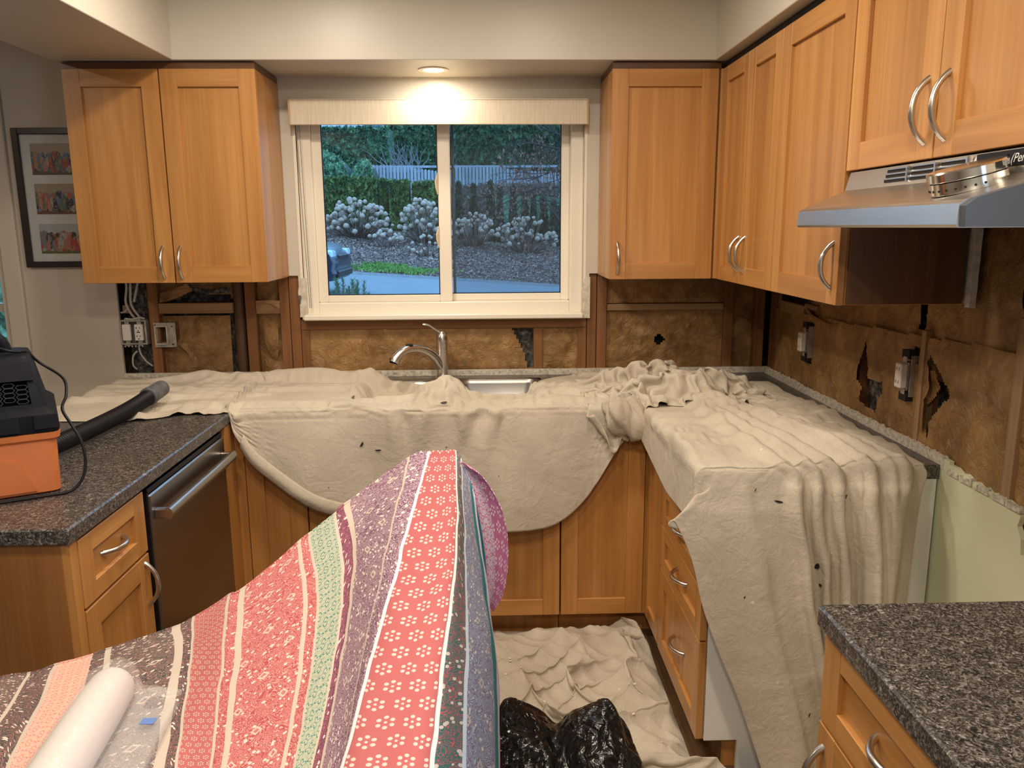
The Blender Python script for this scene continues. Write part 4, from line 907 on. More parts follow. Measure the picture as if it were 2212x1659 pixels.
# ================================================================== patterned tapestry in the foreground
TAP = [
[(-1.02,-2.110,0.560),(-1.01,-2.200,0.540),(-0.985,-2.310,0.530),(-0.91,-2.520,0.520)],
[(-0.917,-2.096,0.732),(-0.903,-2.190,0.738),(-0.882,-2.305,0.745),(-0.809,-2.516,0.745)],
[(-0.821,-2.072,0.755),(-0.801,-2.159,0.752),(-0.774,-2.273,0.750),(-0.682,-2.526,0.750)],
[(-0.797,-2.053,0.757),(-0.761,-2.171,0.754),(-0.731,-2.312,0.750),(-0.653,-2.527,0.750)],
[(-0.744,-2.032,0.762),(-0.707,-2.151,0.757),(-0.684,-2.318,0.752),(-0.613,-2.529,0.750)],
[(-0.717,-2.019,0.765),(-0.678,-2.129,0.760),(-0.649,-2.323,0.755),(-0.578,-2.530,0.750)],
[(-0.605,-1.983,0.790),(-0.575,-2.050,0.782),(-0.525,-2.242,0.770),(-0.463,-2.466,0.757)],
[(-0.575,-1.967,0.800),(-0.547,-2.049,0.790),(-0.490,-2.259,0.773),(-0.436,-2.470,0.760)],
[(-0.513,-1.944,0.830),(-0.478,-2.087,0.810),(-0.429,-2.279,0.785),(-0.386,-2.478,0.765)],
[(-0.488,-1.936,0.840),(-0.449,-2.097,0.815),(-0.405,-2.287,0.790),(-0.366,-2.482,0.768)],
[(-0.401,-1.837,0.890),(-0.346,-2.032,0.850),(-0.313,-2.261,0.810),(-0.291,-2.493,0.775)],
[(-0.380,-1.808,0.900),(-0.321,-2.016,0.860),(-0.289,-2.270,0.815),(-0.271,-2.500,0.780)],
[(-0.335,-1.762,0.925),(-0.283,-1.973,0.885),(-0.258,-2.244,0.830),(-0.252,-2.506,0.785)],
[(-0.316,-1.710,0.935),(-0.270,-1.899,0.900),(-0.245,-2.221,0.840),(-0.235,-2.513,0.790)],
[(-0.189,-1.583,0.995),(-0.194,-1.963,0.945),(-0.201,-2.231,0.885),(-0.201,-2.537,0.810)],
[(-0.147,-1.563,1.000),(-0.163,-2.001,0.960),(-0.177,-2.311,0.915),(-0.192,-2.596,0.860)],
[(-0.112,-1.553,1.000),(-0.106,-2.022,0.968),(-0.120,-2.336,0.928),(-0.135,-2.619,0.878)],
[(-0.082,-1.548,0.998),(-0.066,-1.995,0.965),(-0.072,-2.333,0.925),(-0.084,-2.618,0.875)],
[(-0.068,-1.575,0.985),(-0.050,-1.998,0.920),(-0.043,-2.244,0.865),(-0.044,-2.520,0.790)],
[(-0.050,-1.622,0.960),(-0.024,-1.909,0.860),(-0.003,-2.100,0.770),(-0.005,-2.323,0.620)],
[(-0.031,-1.669,0.920),(-0.006,-1.888,0.800),(0.012,-2.013,0.660),(0.010,-2.180,0.450)]]
# stripe coordinate (metres across the fabric) of each of these lines
TU = [-.36, -.12, .030, .055, .105, .130, .235, .262, .325, .350, .455, .482, .527, .553, .665, .690, .735, .780, .815, .90, .98]
UT, U0 = 1.30, .15
G = np.array(TAP); tu = np.array(TU)
nu, nv = 240, 150
# extra row: the cloth turns over its far edge and hangs down behind
back = G[:, :1].copy(); back[..., 1] += .012; back[..., 2] -= .012; back2 = back.copy(); back2[..., 1] += .02; back2[..., 2] -= .16; back2[..., 0] += .01
GG = np.concatenate([back2, back, G], 1)
ti = np.interp(np.linspace(0, 1, nu), np.linspace(0, 1, len(tu)), np.arange(len(tu)))
P = crom(GG, nu); P = crom(np.transpose(P, (1, 0, 2)), nv)
us = np.interp(np.linspace(0, len(tu)-1, nu), np.arange(len(tu)), tu)
seg = np.linalg.norm(np.diff(P, axis=0), axis=-1); vl = np.concatenate([np.zeros((1, nu)), np.cumsum(seg, 0)]); vl = vl*0+vl.mean(1, keepdims=True)
P[..., 2] += .003*NS.fbm(P[..., 0]*14, P[..., 1]*5, 3); P[..., 0] += .002*NS2.fbm(P[..., 0]*9, P[..., 1]*14, 2)
uvT = np.stack([(us[None]*np.ones((nv, 1))+U0)/UT, vl], -1).reshape(-1, 2)
# the far corner of the cloth hanging behind on the right
FL = np.array([[(-.078, -1.575, .995), (-.066, -1.60, .955), (-.052, -1.62, .88), (-.036, -1.63, .78), (-.022, -1.63, .70), (-.013, -1.63, .655)],
               [(-.070, -1.570, .992), (-.040, -1.585, .955), (-.018, -1.59, .88), (-.004, -1.60, .79), (-.002, -1.61, .70), (-.006, -1.62, .648)],
               [(-.060, -1.590, .995), (-.022, -1.60, .966), (.010, -1.61, .905), (.024, -1.615, .80), (.020, -1.62, .70), (.000, -1.63, .643)],
               [(-.050, -1.605, .990), (-.012, -1.615, .962), (.030, -1.625, .88), (.041, -1.63, .785), (.030, -1.635, .69), (.004, -1.64, .641)]])
F_ = crom(np.transpose(crom(FL, 40), (1, 0, 2)), 60)
uvF = np.stack([(np.linspace(1.00, 1.15, 40)[None]*np.ones((60, 1))+U0-.0)/UT, np.linspace(0, .36, 60)[:, None]*np.ones((1, 40))], -1).reshape(-1, 2)
TAPM = mat('printed_cotton', rough=.8, spec=.2)
tcx = nd(TAPM, 'ShaderNodeUVMap'); sep = nd(TAPM, 'ShaderNodeSeparateXYZ'); lk(TAPM, tcx.outputs[0], sep.inputs[0])
un, vm = sep.outputs[0], sep.outputs[1]; um = math_(TAPM, 'MULTIPLY', un, UT)
CORAL, CREAM, DARK, PALE, RED, SAGE, PURP, MAUV, TEAL, SKYB, PINK = (.46, .135, .13), (.54, .46, .39), (.060, .075, .068), (.66, .46, .37), (.41, .085, .09), (.46, .46, .35), (.13, .055, .095), (.20, .10, .15), (.03, .20, .22), (.33, .37, .50), (.58, .19, .36)
MO_D = (.33, .10, .10)
# (start u, base, motif, kind)   kinds: F flower dots, P paisley scrolls, B small border, L line floral, N none
ST = [(-.15, DARK, (.46, .22, .20), 'P'), (.0, CREAM, CREAM, 'N'), (.008, DARK, (.46, .19, .18), 'B'), (.050, CREAM, CREAM, 'N'), (.055, PALE, (.70, .22, .20), 'L'), (.104, CREAM, DARK, 'N'), (.108, DARK, (.46, .19, .18), 'B'), (.128, CREAM, CREAM, 'N'), (.137, DARK, (.46, .22, .20), 'P'),
      (.230, CREAM, CREAM, 'N'), (.239, DARK, (.48, .18, .17), 'B'), (.259, CREAM, DARK, 'N'), (.263, CORAL, CREAM, 'F'), (.322, CREAM, CREAM, 'N'), (.327, RED, (.70, .36, .32), 'B'), (.347, CREAM, CREAM, 'N'), (.354, RED, (.70, .36, .32), 'P'), (.452, CREAM, CREAM, 'N'), (.459, RED, (.70, .36, .32), 'B'), (.479, CREAM, RED, 'N'),
      (.484, SAGE, (.06, .22, .18), 'L'), (.525, CREAM, PURP, 'N'), (.529, PURP, (.48, .14, .17), 'B'), (.550, CREAM, CREAM, 'N'), (.557, MAUV, (.52, .40, .42), 'P'), (.655, CREAM, CREAM, 'N')]
ST2 = [(.663, MAUV, (.70, .55, .62), 'B'), (.686, (.80, .78, .80), PURP, 'N'), (.690, (.45, .125, .128), (.62, .52, .48), 'F'), (.776, (.78, .84, .82), TEAL, 'N'), (.781, (.06, .17, .16), (.62, .12, .14), 'B'), (.812, (.62, .74, .86), SKYB, 'N'), (.822, (.20, .18, .27), (.40, .50, .62), 'P'), (.915, TEAL, TEAL, 'N'), (.945, (.55, .45, .66), (.70, .70, .85), 'P'),
       (1.00, TEAL, TEAL, 'N'), (1.032, (.62, .55, .66), (.60, .08, .16), 'L'), (1.070, PINK, (.86, .74, .84), 'F')]
KC = {'F': (1, 0, 0), 'P': (0, 1, 0), 'B': (0, 0, 1), 'L': (1, 1, 0), 'N': (0, 0, 0)}
def split_ramp(idx):
    def pos(u): return (u+U0)/UT
    A = [(pos(s[0]), s[idx] if idx < 3 else KC[s[3]]) for s in ST]; B = [(pos(s[0]), s[idx] if idx < 3 else KC[s[3]]) for s in ST2]
    ra = ramp(TAPM, un, A, 'CONSTANT'); rb = ramp(TAPM, un, B, 'CONSTANT')
    return mixc(TAPM, math_(TAPM, 'GREATER_THAN', un, pos(ST2[0][0])), ra, rb)
base, motif, kind = split_ramp(1), split_ramp(2), split_ramp(3)
ks = nd(TAPM, 'ShaderNodeSeparateColor'); lk(TAPM, kind, ks.inputs[0]); kr, kg, kb = ks.outputs[0], ks.outputs[1], ks.outputs[2]
# per-band origin so that motifs sit centred: simple global lattice is enough
def lattice(s, ou):
    a = math_(TAPM, 'DIVIDE', math_(TAPM, 'ADD', um, ou), s); b = math_(TAPM, 'DIVIDE', vm, s)
    row = math_(TAPM, 'FLOOR', b); par = math_(TAPM, 'MULTIPLY', math_(TAPM, 'MODULO', row, 2.0), .5)
    fa_ = math_(TAPM, 'SUBTRACT', math_(TAPM, 'FRACT', math_(TAPM, 'ADD', a, par)), .5); fb = math_(TAPM, 'SUBTRACT', math_(TAPM, 'FRACT', b), .5)
    r = math_(TAPM, 'SQRT', math_(TAPM, 'ADD', math_(TAPM, 'MULTIPLY', fa_, fa_), math_(TAPM, 'MULTIPLY', fb, fb))); th = math_(TAPM, 'ARCTAN2', fb, fa_)
    return fa_, fb, r, th
sF = math_(TAPM, 'ADD', .0158, math_(TAPM, 'MULTIPLY', math_(TAPM, 'GREATER_THAN', un, (.6+U0)/UT), .0130)); fa_, fb, r, th = lattice(sF, .004)
am = math_(TAPM, 'SUBTRACT', math_(TAPM, 'MODULO', math_(TAPM, 'ADD', th, 6.2832), 1.0472), .5236)
dx = math_(TAPM, 'SUBTRACT', math_(TAPM, 'MULTIPLY', r, math_(TAPM, 'COSINE', am)), .275); dy = math_(TAPM, 'MULTIPLY', r, math_(TAPM, 'SINE', am))
dd_ = math_(TAPM, 'SQRT', math_(TAPM, 'ADD', math_(TAPM, 'MULTIPLY', dx, dx), math_(TAPM, 'MULTIPLY', dy, dy)))
flower = math_(TAPM, 'MAXIMUM', math_(TAPM, 'LESS_THAN', dd_, .088), math_(TAPM, 'LESS_THAN', r, .06))
# line floral
fa2, fb2, r2, th2 = lattice(.0245, .0)
pet = math_(TAPM, 'ADD', .30, math_(TAPM, 'MULTIPLY', math_(TAPM, 'COSINE', math_(TAPM, 'MULTIPLY', th2, 4.0)), .12))
linef = math_(TAPM, 'MAXIMUM', math_(TAPM, 'LESS_THAN', math_(TAPM, 'ABSOLUTE', math_(TAPM, 'SUBTRACT', r2, pet)), .05), math_(TAPM, 'LESS_THAN', r2, .07))
cmb = nd(TAPM, 'ShaderNodeCombineXYZ'); lk(TAPM, um, cmb.inputs[0]); lk(TAPM, vm, cmb.inputs[1])
sw = noise(TAPM, cmb.outputs[0], 60, 2, .5, 2.2)
vine = math_(TAPM, 'LESS_THAN', math_(TAPM, 'ABSOLUTE', math_(TAPM, 'SINE', math_(TAPM, 'MULTIPLY', sw, 26))), .28)
linef = math_(TAPM, 'MAXIMUM', linef, math_(TAPM, 'MULTIPLY', vine, math_(TAPM, 'GREATER_THAN', r2, .44)))
# paisley scrolls: nested contour lines of a warped field, with arches along the band
sw2 = noise(TAPM, cmb.outputs[0], 34, 1.5, .5, 2.5)
scroll = math_(TAPM, 'LESS_THAN', math_(TAPM, 'ABSOLUTE', math_(TAPM, 'SINE', math_(TAPM, 'MULTIPLY', sw2, 36))), .46)
bord = math_(TAPM, 'LESS_THAN', math_(TAPM, 'ABSOLUTE', math_(TAPM, 'SINE', math_(TAPM, 'MULTIPLY', noise(TAPM, cmb.outputs[0], 75, 1, .5, 1.5), 24))), .40)
only = lambda a, b_: math_(TAPM, 'MULTIPLY', a, math_(TAPM, 'SUBTRACT', 1.0, b_))
kF = only(kr, kg); kP = only(kg, kr); kL = math_(TAPM, 'MULTIPLY', kr, kg)
mask = math_(TAPM, 'ADD', math_(TAPM, 'ADD', math_(TAPM, 'MULTIPLY', kF, flower), math_(TAPM, 'MULTIPLY', kL, linef)), math_(TAPM, 'ADD', math_(TAPM, 'MULTIPLY', kP, scroll), math_(TAPM, 'MULTIPLY', kb, bord)))
colr = mixc(TAPM, mask, base, motif)
# scattered cream teardrops in paisley and border bands
vo = nd(TAPM, 'ShaderNodeTexVoronoi'); vo.inputs['Scale'].default_value = 80; lk(TAPM, cmb.outputs[0], vo.inputs['Vector'])
dots = math_(TAPM, 'MULTIPLY', math_(TAPM, 'LESS_THAN', vo.outputs['Distance'], .24), math_(TAPM, 'ADD', math_(TAPM, 'MULTIPLY', kP, .8), math_(TAPM, 'MULTIPLY', kb, .9)))
colr = mixc(TAPM, dots, colr, (.74, .68, .60))
# diamond medallions in paisley bands
fd, fe, rd, td = lattice(.066, .012)
dia = math_(TAPM, 'ADD', math_(TAPM, 'ABSOLUTE', fd), math_(TAPM, 'MULTIPLY', math_(TAPM, 'ABSOLUTE', fe), .8)); dring = math_(TAPM, 'MULTIPLY', math_(TAPM, 'LESS_THAN', math_(TAPM, 'ABSOLUTE', math_(TAPM, 'SUBTRACT', dia, .10)), .03), kP)
colr = mixc(TAPM, dring, colr, CREAM)
lk(TAPM, colr, P_(TAPM).inputs['Base Color'])
bump(TAPM, noise(TAPM, cmb.outputs[0], 900, 2), .25, .0006)
m = MB(); m.grid(P); m.grid(F_)
tp = m.build('printed_tapestry', TAPM, None, smooth=True, fix=False, uv=np.concatenate([uvT, uvF]))
s = tp.modifiers.new('cloth_thickness', 'SOLIDIFY'); s.thickness = .0016; s.offset = 0
tag(tp, 'pink, coral and purple block-printed cloth draped over furniture in the foreground', 'tapestry')
# furniture beneath the cloth
tb = thing('side_table', (-.65, -2.28, 0), 'low table hidden beneath the printed cloth', 'table')
MB().box(-.84, -.46, -2.44, -2.12, .70, .735, b=.004).build('table_top', MAPLE['X'], tb)
for x in (-.81, -.49):
    for y in (-2.41, -2.15): MB().box(x-.02, x+.02, y-.02, y+.02, 0, .70, b=.003).build('leg', MAPLE['Z'], tb)

# ================================================================== roll in a plastic bag on the tapestry
rl = thing('wrapped_roll', (-.60, -2.30, .765), 'white roll in a clear plastic bag lying on the printed cloth', 'roll')
A = np.array((-.628, -2.165, .800)); B = np.array((-.600, -2.52, .790)); ax = (B-A)/np.linalg.norm(B-A)
tt = np.array([0, .006, .02, .04, .08, .2, .4, .7, 1.0]); rr = np.array([.003, .018, .027, .0325, .036, .038, .039, .039, .039])
MB().tube([A+(B-A)*t for t in tt], list(rr), 28).build('foam_roll', mat('white_foam', (.63, .585, .56), .5), rl, smooth=True, auto=60)
m = MB(); pts = [A+(B-A)*t for t in (-.05, 0, .04, .1, .3, .6, 1.0)]
n = 36; V = []
for i, p in enumerate(pts):
    rad = [.030, .036, .041, .0425, .043, .043, .043][i]
    for k in range(n):
        a = 2*math.pi*k/n; w_ = 1+.04*math.sin(5*a+i)+.03*math.sin(9*a+2*i); x_ = rad*w_*math.cos(a); z_ = rad*w_*math.sin(a)
        if math.cos(a) > .93: x_ += .070*(math.cos(a)-.93)/.07*(1 if i > 0 else .4); z_ = z_*.4-.026+.006*math.sin(i*2.1)
        if math.cos(a) < -.95: x_ -= .02; z_ = z_*.5-.02
        V.append((p[0]+x_, p[1]+.10*ax[0]*x_, max(p[2]+z_, .757)))
F = [(i*n+k, i*n+(k+1) % n, (i+1)*n+(k+1) % n, (i+1)*n+k) for i in range(len(pts)-1) for k in range(n)]
m.add(V, F); FILM2 = veil('crinkled_film', (.86, .84, .82), .20, .08); bump(FILM2, noise(FILM2, coords(FILM2), 40, 3, .6, 1.0), .7, .006)
m.build('plastic_bag', FILM2, rl, smooth=True, fix=False)
MB().box(-.553, -.531, -2.262, -2.246, .7805, .7812).build('blue_label', mat('blue_sticker', (.12, .22, .52), .5), rl)

# ================================================================== black bin bag
nb1 = 130
uu, vv_ = np.meshgrid(np.linspace(-1, 1, nb1), np.linspace(-1, 1, nb1))
ang_ = np.arctan2(vv_, uu); rho = np.maximum(np.abs(uu), np.abs(vv_)); cw, sw_ = np.cos(ang_), np.sin(ang_)      # square sheet mapped to a disc
RR = np.interp(rho, [0, .8, 1], [0, 1, .86]); gx0 = .180+.255*RR*cw*(1+.10*NS(cw*1.5+2, sw_*1.5+1)); gy0 = -1.545+.240*RR*sw_*(1+.10*NS(cw*1.4+7, sw_*1.4+2))
env = np.interp(rho, [0, .5, .66, .8, 1], [1, 1, .82, .34, .0]); hh_ = .15+.13*gs(gx0, .045, .115)*gs(gy0, -1.43, .13)+.12*gs(gx0, .295, .115)*gs(gy0, -1.50, .15)-.03*gs(gx0, .175, .03)-.09*gs(gx0, .05, .10)*gs(gy0, -1.64, .09)+.03*NS2.fbm(gx0*9, gy0*9, 2)
Pg = np.stack([gx0, gy0, np.maximum(.012, env*hh_)], -1)
def colG(P):
    z = P[..., 2]; z[:] = np.clip(z, .008, .31)
Pg = crumple(Pg, 46, 46, .05, 60, .06, colG, 43, .005, .10, .0003, 12, 1.01)
bagm = MB().grid(Pg); bag = bagm.build('bin_bag', BAG, None, smooth=True, fix=False); tag(bag, 'shiny black plastic bin bag slumped open on the floor', 'bin bag')
dbs = thing('debris', (.04, -1.63, .03), 'brown rubble in the mouth of the black bin bag', 'rubble')
for k in range(7):
    a, r_ = RNG.uniform(0, 6.28), RNG.uniform(0, .07); c = np.array((.04+r_*math.cos(a), -1.64+r_*math.sin(a), .085+.008*k)); q = []
    mm = MB()
    V = [(c[0]+RNG.uniform(.8, 1.1)*.035*sx, c[1]+RNG.uniform(.8, 1.1)*.03*sy, c[2]+RNG.uniform(.7, 1.1)*.018*sz) for sz in (-1, 1) for sy in (-1, 1) for sx in (-1, 1)]
    mm.add(V, [(0, 2, 3, 1), (4, 5, 7, 6), (0, 1, 5, 4), (2, 6, 7, 3), (0, 4, 6, 2), (1, 3, 7, 5)]).build('lump', OLDWOOD['X'], dbs)

# ================================================================== shop vacuum on the peninsula
vc = thing('shop_vacuum', (-1.2, -1.42, CT), 'orange and black portable shop vacuum on the left counter', 'vacuum')
e1 = np.array((-.87, -.49, 0)); e2 = np.array((-.49, .87, 0)); O = np.array((-1.046, -1.497, CT+.001)); ez = np.array((0, 0, 1.))
LN, DP = .44, .28
def vp(a, b, z): return O+e1*a+e2*b+ez*z
def vring(i0, i1, z, n=4):     # rounded rectangle inset
    out = []; r = .02
    x0, x1, y0, y1 = i0, LN-i0, i1, DP-i1
    for cx, cy, s0 in ((x1-r, y1-r, 0), (x0+r, y1-r, 90), (x0+r, y0+r, 180), (x1-r, y0+r, 270)):
        for k in range(n): t = math.radians(s0+90*k/(n-1)); out.append(vp(cx+r*math.cos(t), cy+r*math.sin(t), z))
    return out
def rings(L):
    n = len(L[0]); V = [p for l in L for p in l]
    F = [(i*n+k, i*n+(k+1) % n, (i+1)*n+(k+1) % n, (i+1)*n+k) for i in range(len(L)-1) for k in range(n)]+[tuple(range(n-1, -1, -1)), tuple((len(L)-1)*n+k for k in range(n))]
    return MB().add(V, F)
rings([vring(.010, .010, 0), vring(.004, .004, .004), vring(.002, .002, .13), vring(-.006, -.006, .137), vring(-.008, -.008, .152)]).build('tank', ORANGE, vc, smooth=True, auto=30)
m = MB()
def vbox(m, a0, a1, b0, b1, z0, z1):
    V = [vp(a, b, z) for z in (z0, z1) for b in (b0, b1) for a in (a0, a1)]; m.add(V, [(0, 2, 3, 1), (4, 5, 7, 6), (0, 1, 5, 4), (2, 6, 7, 3), (0, 4, 6, 2), (1, 3, 7, 5)])
# embossed field on the tank side
V = [vp(a, b, z) for (a, b, z) in [(.055, -.001, .01), (.36, -.001, .01), (.34, -.001, .085), (.32, -.001, .092), (.10, -.001, .092), (.085, -.001, .085)]]+[vp(a, .004, z) for (a, z) in [(.055, .01), (.36, .01), (.34, .085), (.32, .092), (.10, .092), (.085, .085)]]
MB().add(V, [(5, 4, 3, 2, 1, 0), (6, 7, 8, 9, 10, 11)]+[(i, (i+1) % 6, 6+(i+1) % 6, 6+i) for i in range(6)]).build('tank_panel', ORANGE, vc)
rings([vring(-.006, -.006, .153), vring(-.008, -.008, .158), vring(-.006, -.006, .196), vring(.004, .004, .206), vring(.012, .012, .212), vring(.034, .040, .318), vring(.040, .052, .332), vring(.055, .07, .336)]).build('motor_head', NAVY, vc, smooth=True, auto=28)
m = MB(); vbox(m, .075, .125, -.016, .0, .160, .196); vbox(m, -.004, .045, -.014, .0, .164, .196); vbox(m, .16, .30, -.014, .0, .160, .190); m.build('latches', BLACK, vc)
# dark recess and honeycomb grille on the sloping front of the head
def slope(a, z, off=0.): 
    t = (z-.212)/(.318-.212); return vp(a, .012+(.040-.012)*t-off, z)
m = MB(); V = [slope(a, z, o) for o in (.0015, -.01) for (a, z) in ((.045, .222), (.36, .222), (.36, .276), (.05, .276))]
m.add(V, [(3, 2, 1, 0), (4, 5, 6, 7)]+[(i, (i+1) % 4, 4+(i+1) % 4, 4+i) for i in range(4)]); m.build('grille_recess', mat('grille_black', (.002, .002, .0025), .9, 0, 0), vc)
m = MB(); hw, hh = .0135, .0068
for rw in range(5):
    for cl in range(12):
        ca = .062+cl*hw*1.95; cz = .229+rw*hh*1.62+(hh*.81 if cl % 2 else 0)
        if cz > .272: continue
        hexo = [(ca+hw*.98*x, cz+hh*.80*z) for x, z in ((1, 0), (.62, 1), (-.62, 1), (-1, 0), (-.62, -1), (.62, -1))]; hexi = [(ca+hw*.84*x, cz+hh*.62*z) for x, z in ((1, 0), (.62, 1), (-.62, 1), (-1, 0), (-.62, -1), (.62, -1))]
        V = [slope(a, z, .0032) for a, z in hexo]+[slope(a, z, .0032) for a, z in hexi]+[slope(a, z, .0) for a, z in hexi]
        m.add(V, [(i, (i+1) % 6, 6+(i+1) % 6, 6+i) for i in range(6)]+[(6+i, 6+(i+1) % 6, 12+(i+1) % 6, 12+i) for i in range(6)])
m.build('honeycomb_grille', mat('grille_bars', (.022, .023, .030), .5, 0, .3), vc, fix=False)
# overhanging visor above the grille and carrying handle
m = MB(); V = [slope(a, z, o) for (a, z, o) in ((.035, .278, .010), (.40, .278, .010), (.40, .318, .003), (.04, .318, .003))]+[slope(a, z, -.01) for (a, z) in ((.035, .278), (.40, .278), (.40, .318), (.04, .318))]
m.add(V, [(3, 2, 1, 0), (4, 5, 6, 7)]+[(i, (i+1) % 4, 4+(i+1) % 4, 4+i) for i in range(4)]); m.build('visor', NAVY, vc)
hp = crom([vp(.085, .13, .325), vp(.092, .13, .358), vp(.115, .13, .372), vp(.22, .13, .376), vp(.33, .13, .372), vp(.355, .13, .358), vp(.362, .13, .325)], 24)
MB().tube(hp, .014, 10).build('carry_handle', NAVY, vc, smooth=True, auto=50)
# hose with cuff
hz = thing('vacuum_hose', (-1.2, -.9, CT), 'black ribbed vacuum hose lying on the counter with a grey cuff', 'hose')
pth = crom([(-1.245, -1.30, .942), (-1.225, -1.14, .943), (-1.212, -.95, .944), (-1.205, -.78, .948), (-1.198, -.66, .958), (-1.193, -.60, .966)], 420)
rad = .0262+.0011*np.sin(np.arange(420)*math.pi/2*.9); MB().tube(pth, list(rad), 18).build('ribbed_hose', BLACK, hz, smooth=True)
cu = crom([(-1.196, -.632, .962), (-1.193, -.605, .966), (-1.188, -.565, .972), (-1.184, -.53, .976)], 10)
MB().tube(cu, [.0315, .0325, .0325, .031, .030, .030, .0295, .0295, .0285, .0275], 20).build('cuff', GREYP, hz, smooth=True, auto=50)
# power cord
cd = crom([vp(.30, .12, .45), vp(.20, .10, .405), vp(.12, .08, .362), vp(.07, .07, .342), vp(.045, .12, .335), vp(.02, .16, .30), (-1.085, -1.37, 1.17), (-1.060, -1.41, 1.135), (-1.058, -1.44, 1.105), (-1.03, -1.46, 1.07), (-1.005, -1.47, 1.03), (-.995, -1.48, .98), (-1.0, -1.495, .94), (-1.02, -1.515, .9165), (-1.06, -1.54, .9145), (-1.12, -1.575, .9145), (-1.20, -1.62, .9145)], 90)
tag(MB().tube(cd, .0036, 8).build('power_cord', BLACK, None, smooth=True), 'thin black power cord looping beside the orange vacuum', 'cord')

# ================================================================== framed photographs
fr = thing('picture_frame', (-1.71, -.012, 1.388), 'dark multi-photo picture frame on the left wall', 'picture')
a0, a1, b0, b1 = -1.902, -1.535, 1.388, 1.941
m = MB()
for x0_, x1_, z0_, z1_ in ((a0, a0+.026, b0, b1), (a1-.026, a1, b0, b1), (a0+.026, a1-.026, b0, b0+.024), (a0+.026, a1-.026, b1-.024, b1)): m.box(x0_, x1_, -.022, -.001, z0_, z1_, b=.002)
m.build('frame', FRAMEB, fr); MB().box(a0+.024, a1-.024, -.010, -.001, b0+.022, b1-.022).build('mount', PAPERW, fr)
def photo_mat(name, bgt, bgb, people):
    m = mat(name, rough=.35); tc = nd(m, 'ShaderNodeTexCoord'); sp_ = nd(m, 'ShaderNodeSeparateXYZ'); lk(m, tc.outputs['Object'], sp_.inputs[0])
    x, z = sp_.outputs[0], sp_.outputs[2]
    bgc = ramp(m, math_(m, 'ADD', math_(m, 'MULTIPLY', z, 8.), .5), [(.25, bgb), (.55, bgb), (.62, bgt), (1, bgt)])
    cv = nd(m, 'ShaderNodeCombineXYZ'); lk(m, math_(m, 'MULTIPLY', x, 1.0), cv.inputs[0]); lk(m, math_(m, 'MULTIPLY', z, .38), cv.inputs[2])
    vo = nd(m, 'ShaderNodeTexVoronoi'); vo.inputs['Scale'].default_value = 62; lk(m, cv.outputs[0], vo.inputs['Vector'])
    hv = nd(m, 'ShaderNodeSeparateColor'); lk(m, vo.outputs['Color'], hv.inputs[0])
    cl = ramp(m, hv.outputs[0], [(i/len(people), p) for i, p in enumerate(people)], 'CONSTANT')
    cl = mixc(m, math_(m, 'GREATER_THAN', noise(m, tc.outputs['Object'], 90, 2), .56), cl, (.30, .17, .11))
    inb = math_(m, 'LESS_THAN', math_(m, 'ADD', math_(m, 'ABSOLUTE', math_(m, 'ADD', z, .012)), math_(m, 'MULTIPLY', noise(m, cv.outputs[0], 46, 1), .035)), .056)
    lk(m, mixc(m, inb, bgc, cl), P_(m).inputs['Base Color']); return m
pp = [((.34, .27, .19), (.10, .07, .05), [(.10, .16, .30), (.04, .04, .05), (.30, .05, .04), (.35, .30, .25), (.07, .14, .12), (.40, .20, .13)]),
      ((.34, .28, .20), (.16, .06, .04), [(.42, .10, .07), (.12, .20, .36), (.03, .03, .05), (.38, .34, .26), (.08, .16, .10), (.45, .22, .16)]),
      ((.40, .42, .42), (.11, .12, .04), [(.05, .05, .05), (.36, .36, .33), (.40, .05, .04), (.44, .16, .12), (.16, .19, .22)])]
for k, (zz0, zz1) in enumerate(((1.759, 1.882), (1.603, 1.724), (1.444, 1.564))):
    MB().box(-1.838, -1.60, -.0108, -.0098, zz0, zz1).build('photograph', photo_mat('group_photo_%s' % 'abc'[k], *pp[k]), fr)
MB().box(a0+.022, a1-.022, -.016, -.0145, b0+.02, b1-.02).build('pane', GLASSP, fr)

# ================================================================== electrical bits in the opened wall
def slots(m, x, z, y, s=1.):
    m.box(x-.0075, x-.0055, y-.0004, y+.002, z-.004, z+.005); m.box(x-.011, x-.0075, y-.0004, y+.002, z-.0005, z+.0012); m.box(x+.0055, x+.0075, y-.0004, y+.002, z-.004, z+.005); m.lathe([(.0026, y-.0004), (.0026, y+.002)], (x, 0, z-.011), 8, axis='Y')
eb = thing('outlet_box', (-1.503, -.01, 1.055), 'two-gang box with a white switch and a double socket in the bare wall', 'outlet')
m = MB()
for a, b, c_, d in ((-1.556, -1.549, 1.06, 1.165), (-1.452, -1.445, 1.06, 1.165), (-1.549, -1.452, 1.158, 1.165), (-1.549, -1.452, 1.06, 1.067)): m.box(a, b, -.006, .06, c_, d, b=.001)
m.box(-1.549, -1.452, .05, .06, 1.067, 1.158); m.build('back_box', GALV, eb)
for x in (-1.527, -1.476):
    mm = MB(); mm.box(x-.009, x+.009, -.003, .0, 1.054, 1.171, b=.001); mm.lathe([(.003, -.006), (.003, -.003)], (x, 0, 1.060), 8, axis='Y'); mm.build('mounting_yoke', GALV, eb)
MB().box(-1.544, -1.510, -.014, .002, 1.078, 1.147, b=.003).build('rocker_switch', WHITEPL, eb)
so = MB().box(-1.493, -1.459, -.014, .002, 1.078, 1.147, b=.003).build('double_socket', WHITEPL, eb)
m = MB(); slots(m, -1.476, 1.132, -.0142); slots(m, -1.476, 1.097, -.0142); m.box(-1.483, -1.469, -.0146, -.0135, 1.112, 1.116); m.build('socket_slots', DARKGAP, so)
m = MB()
for k in range(6): m.box(-1.543+k*.0145, -1.536+k*.0145, -.006, .0, 1.050, 1.058)
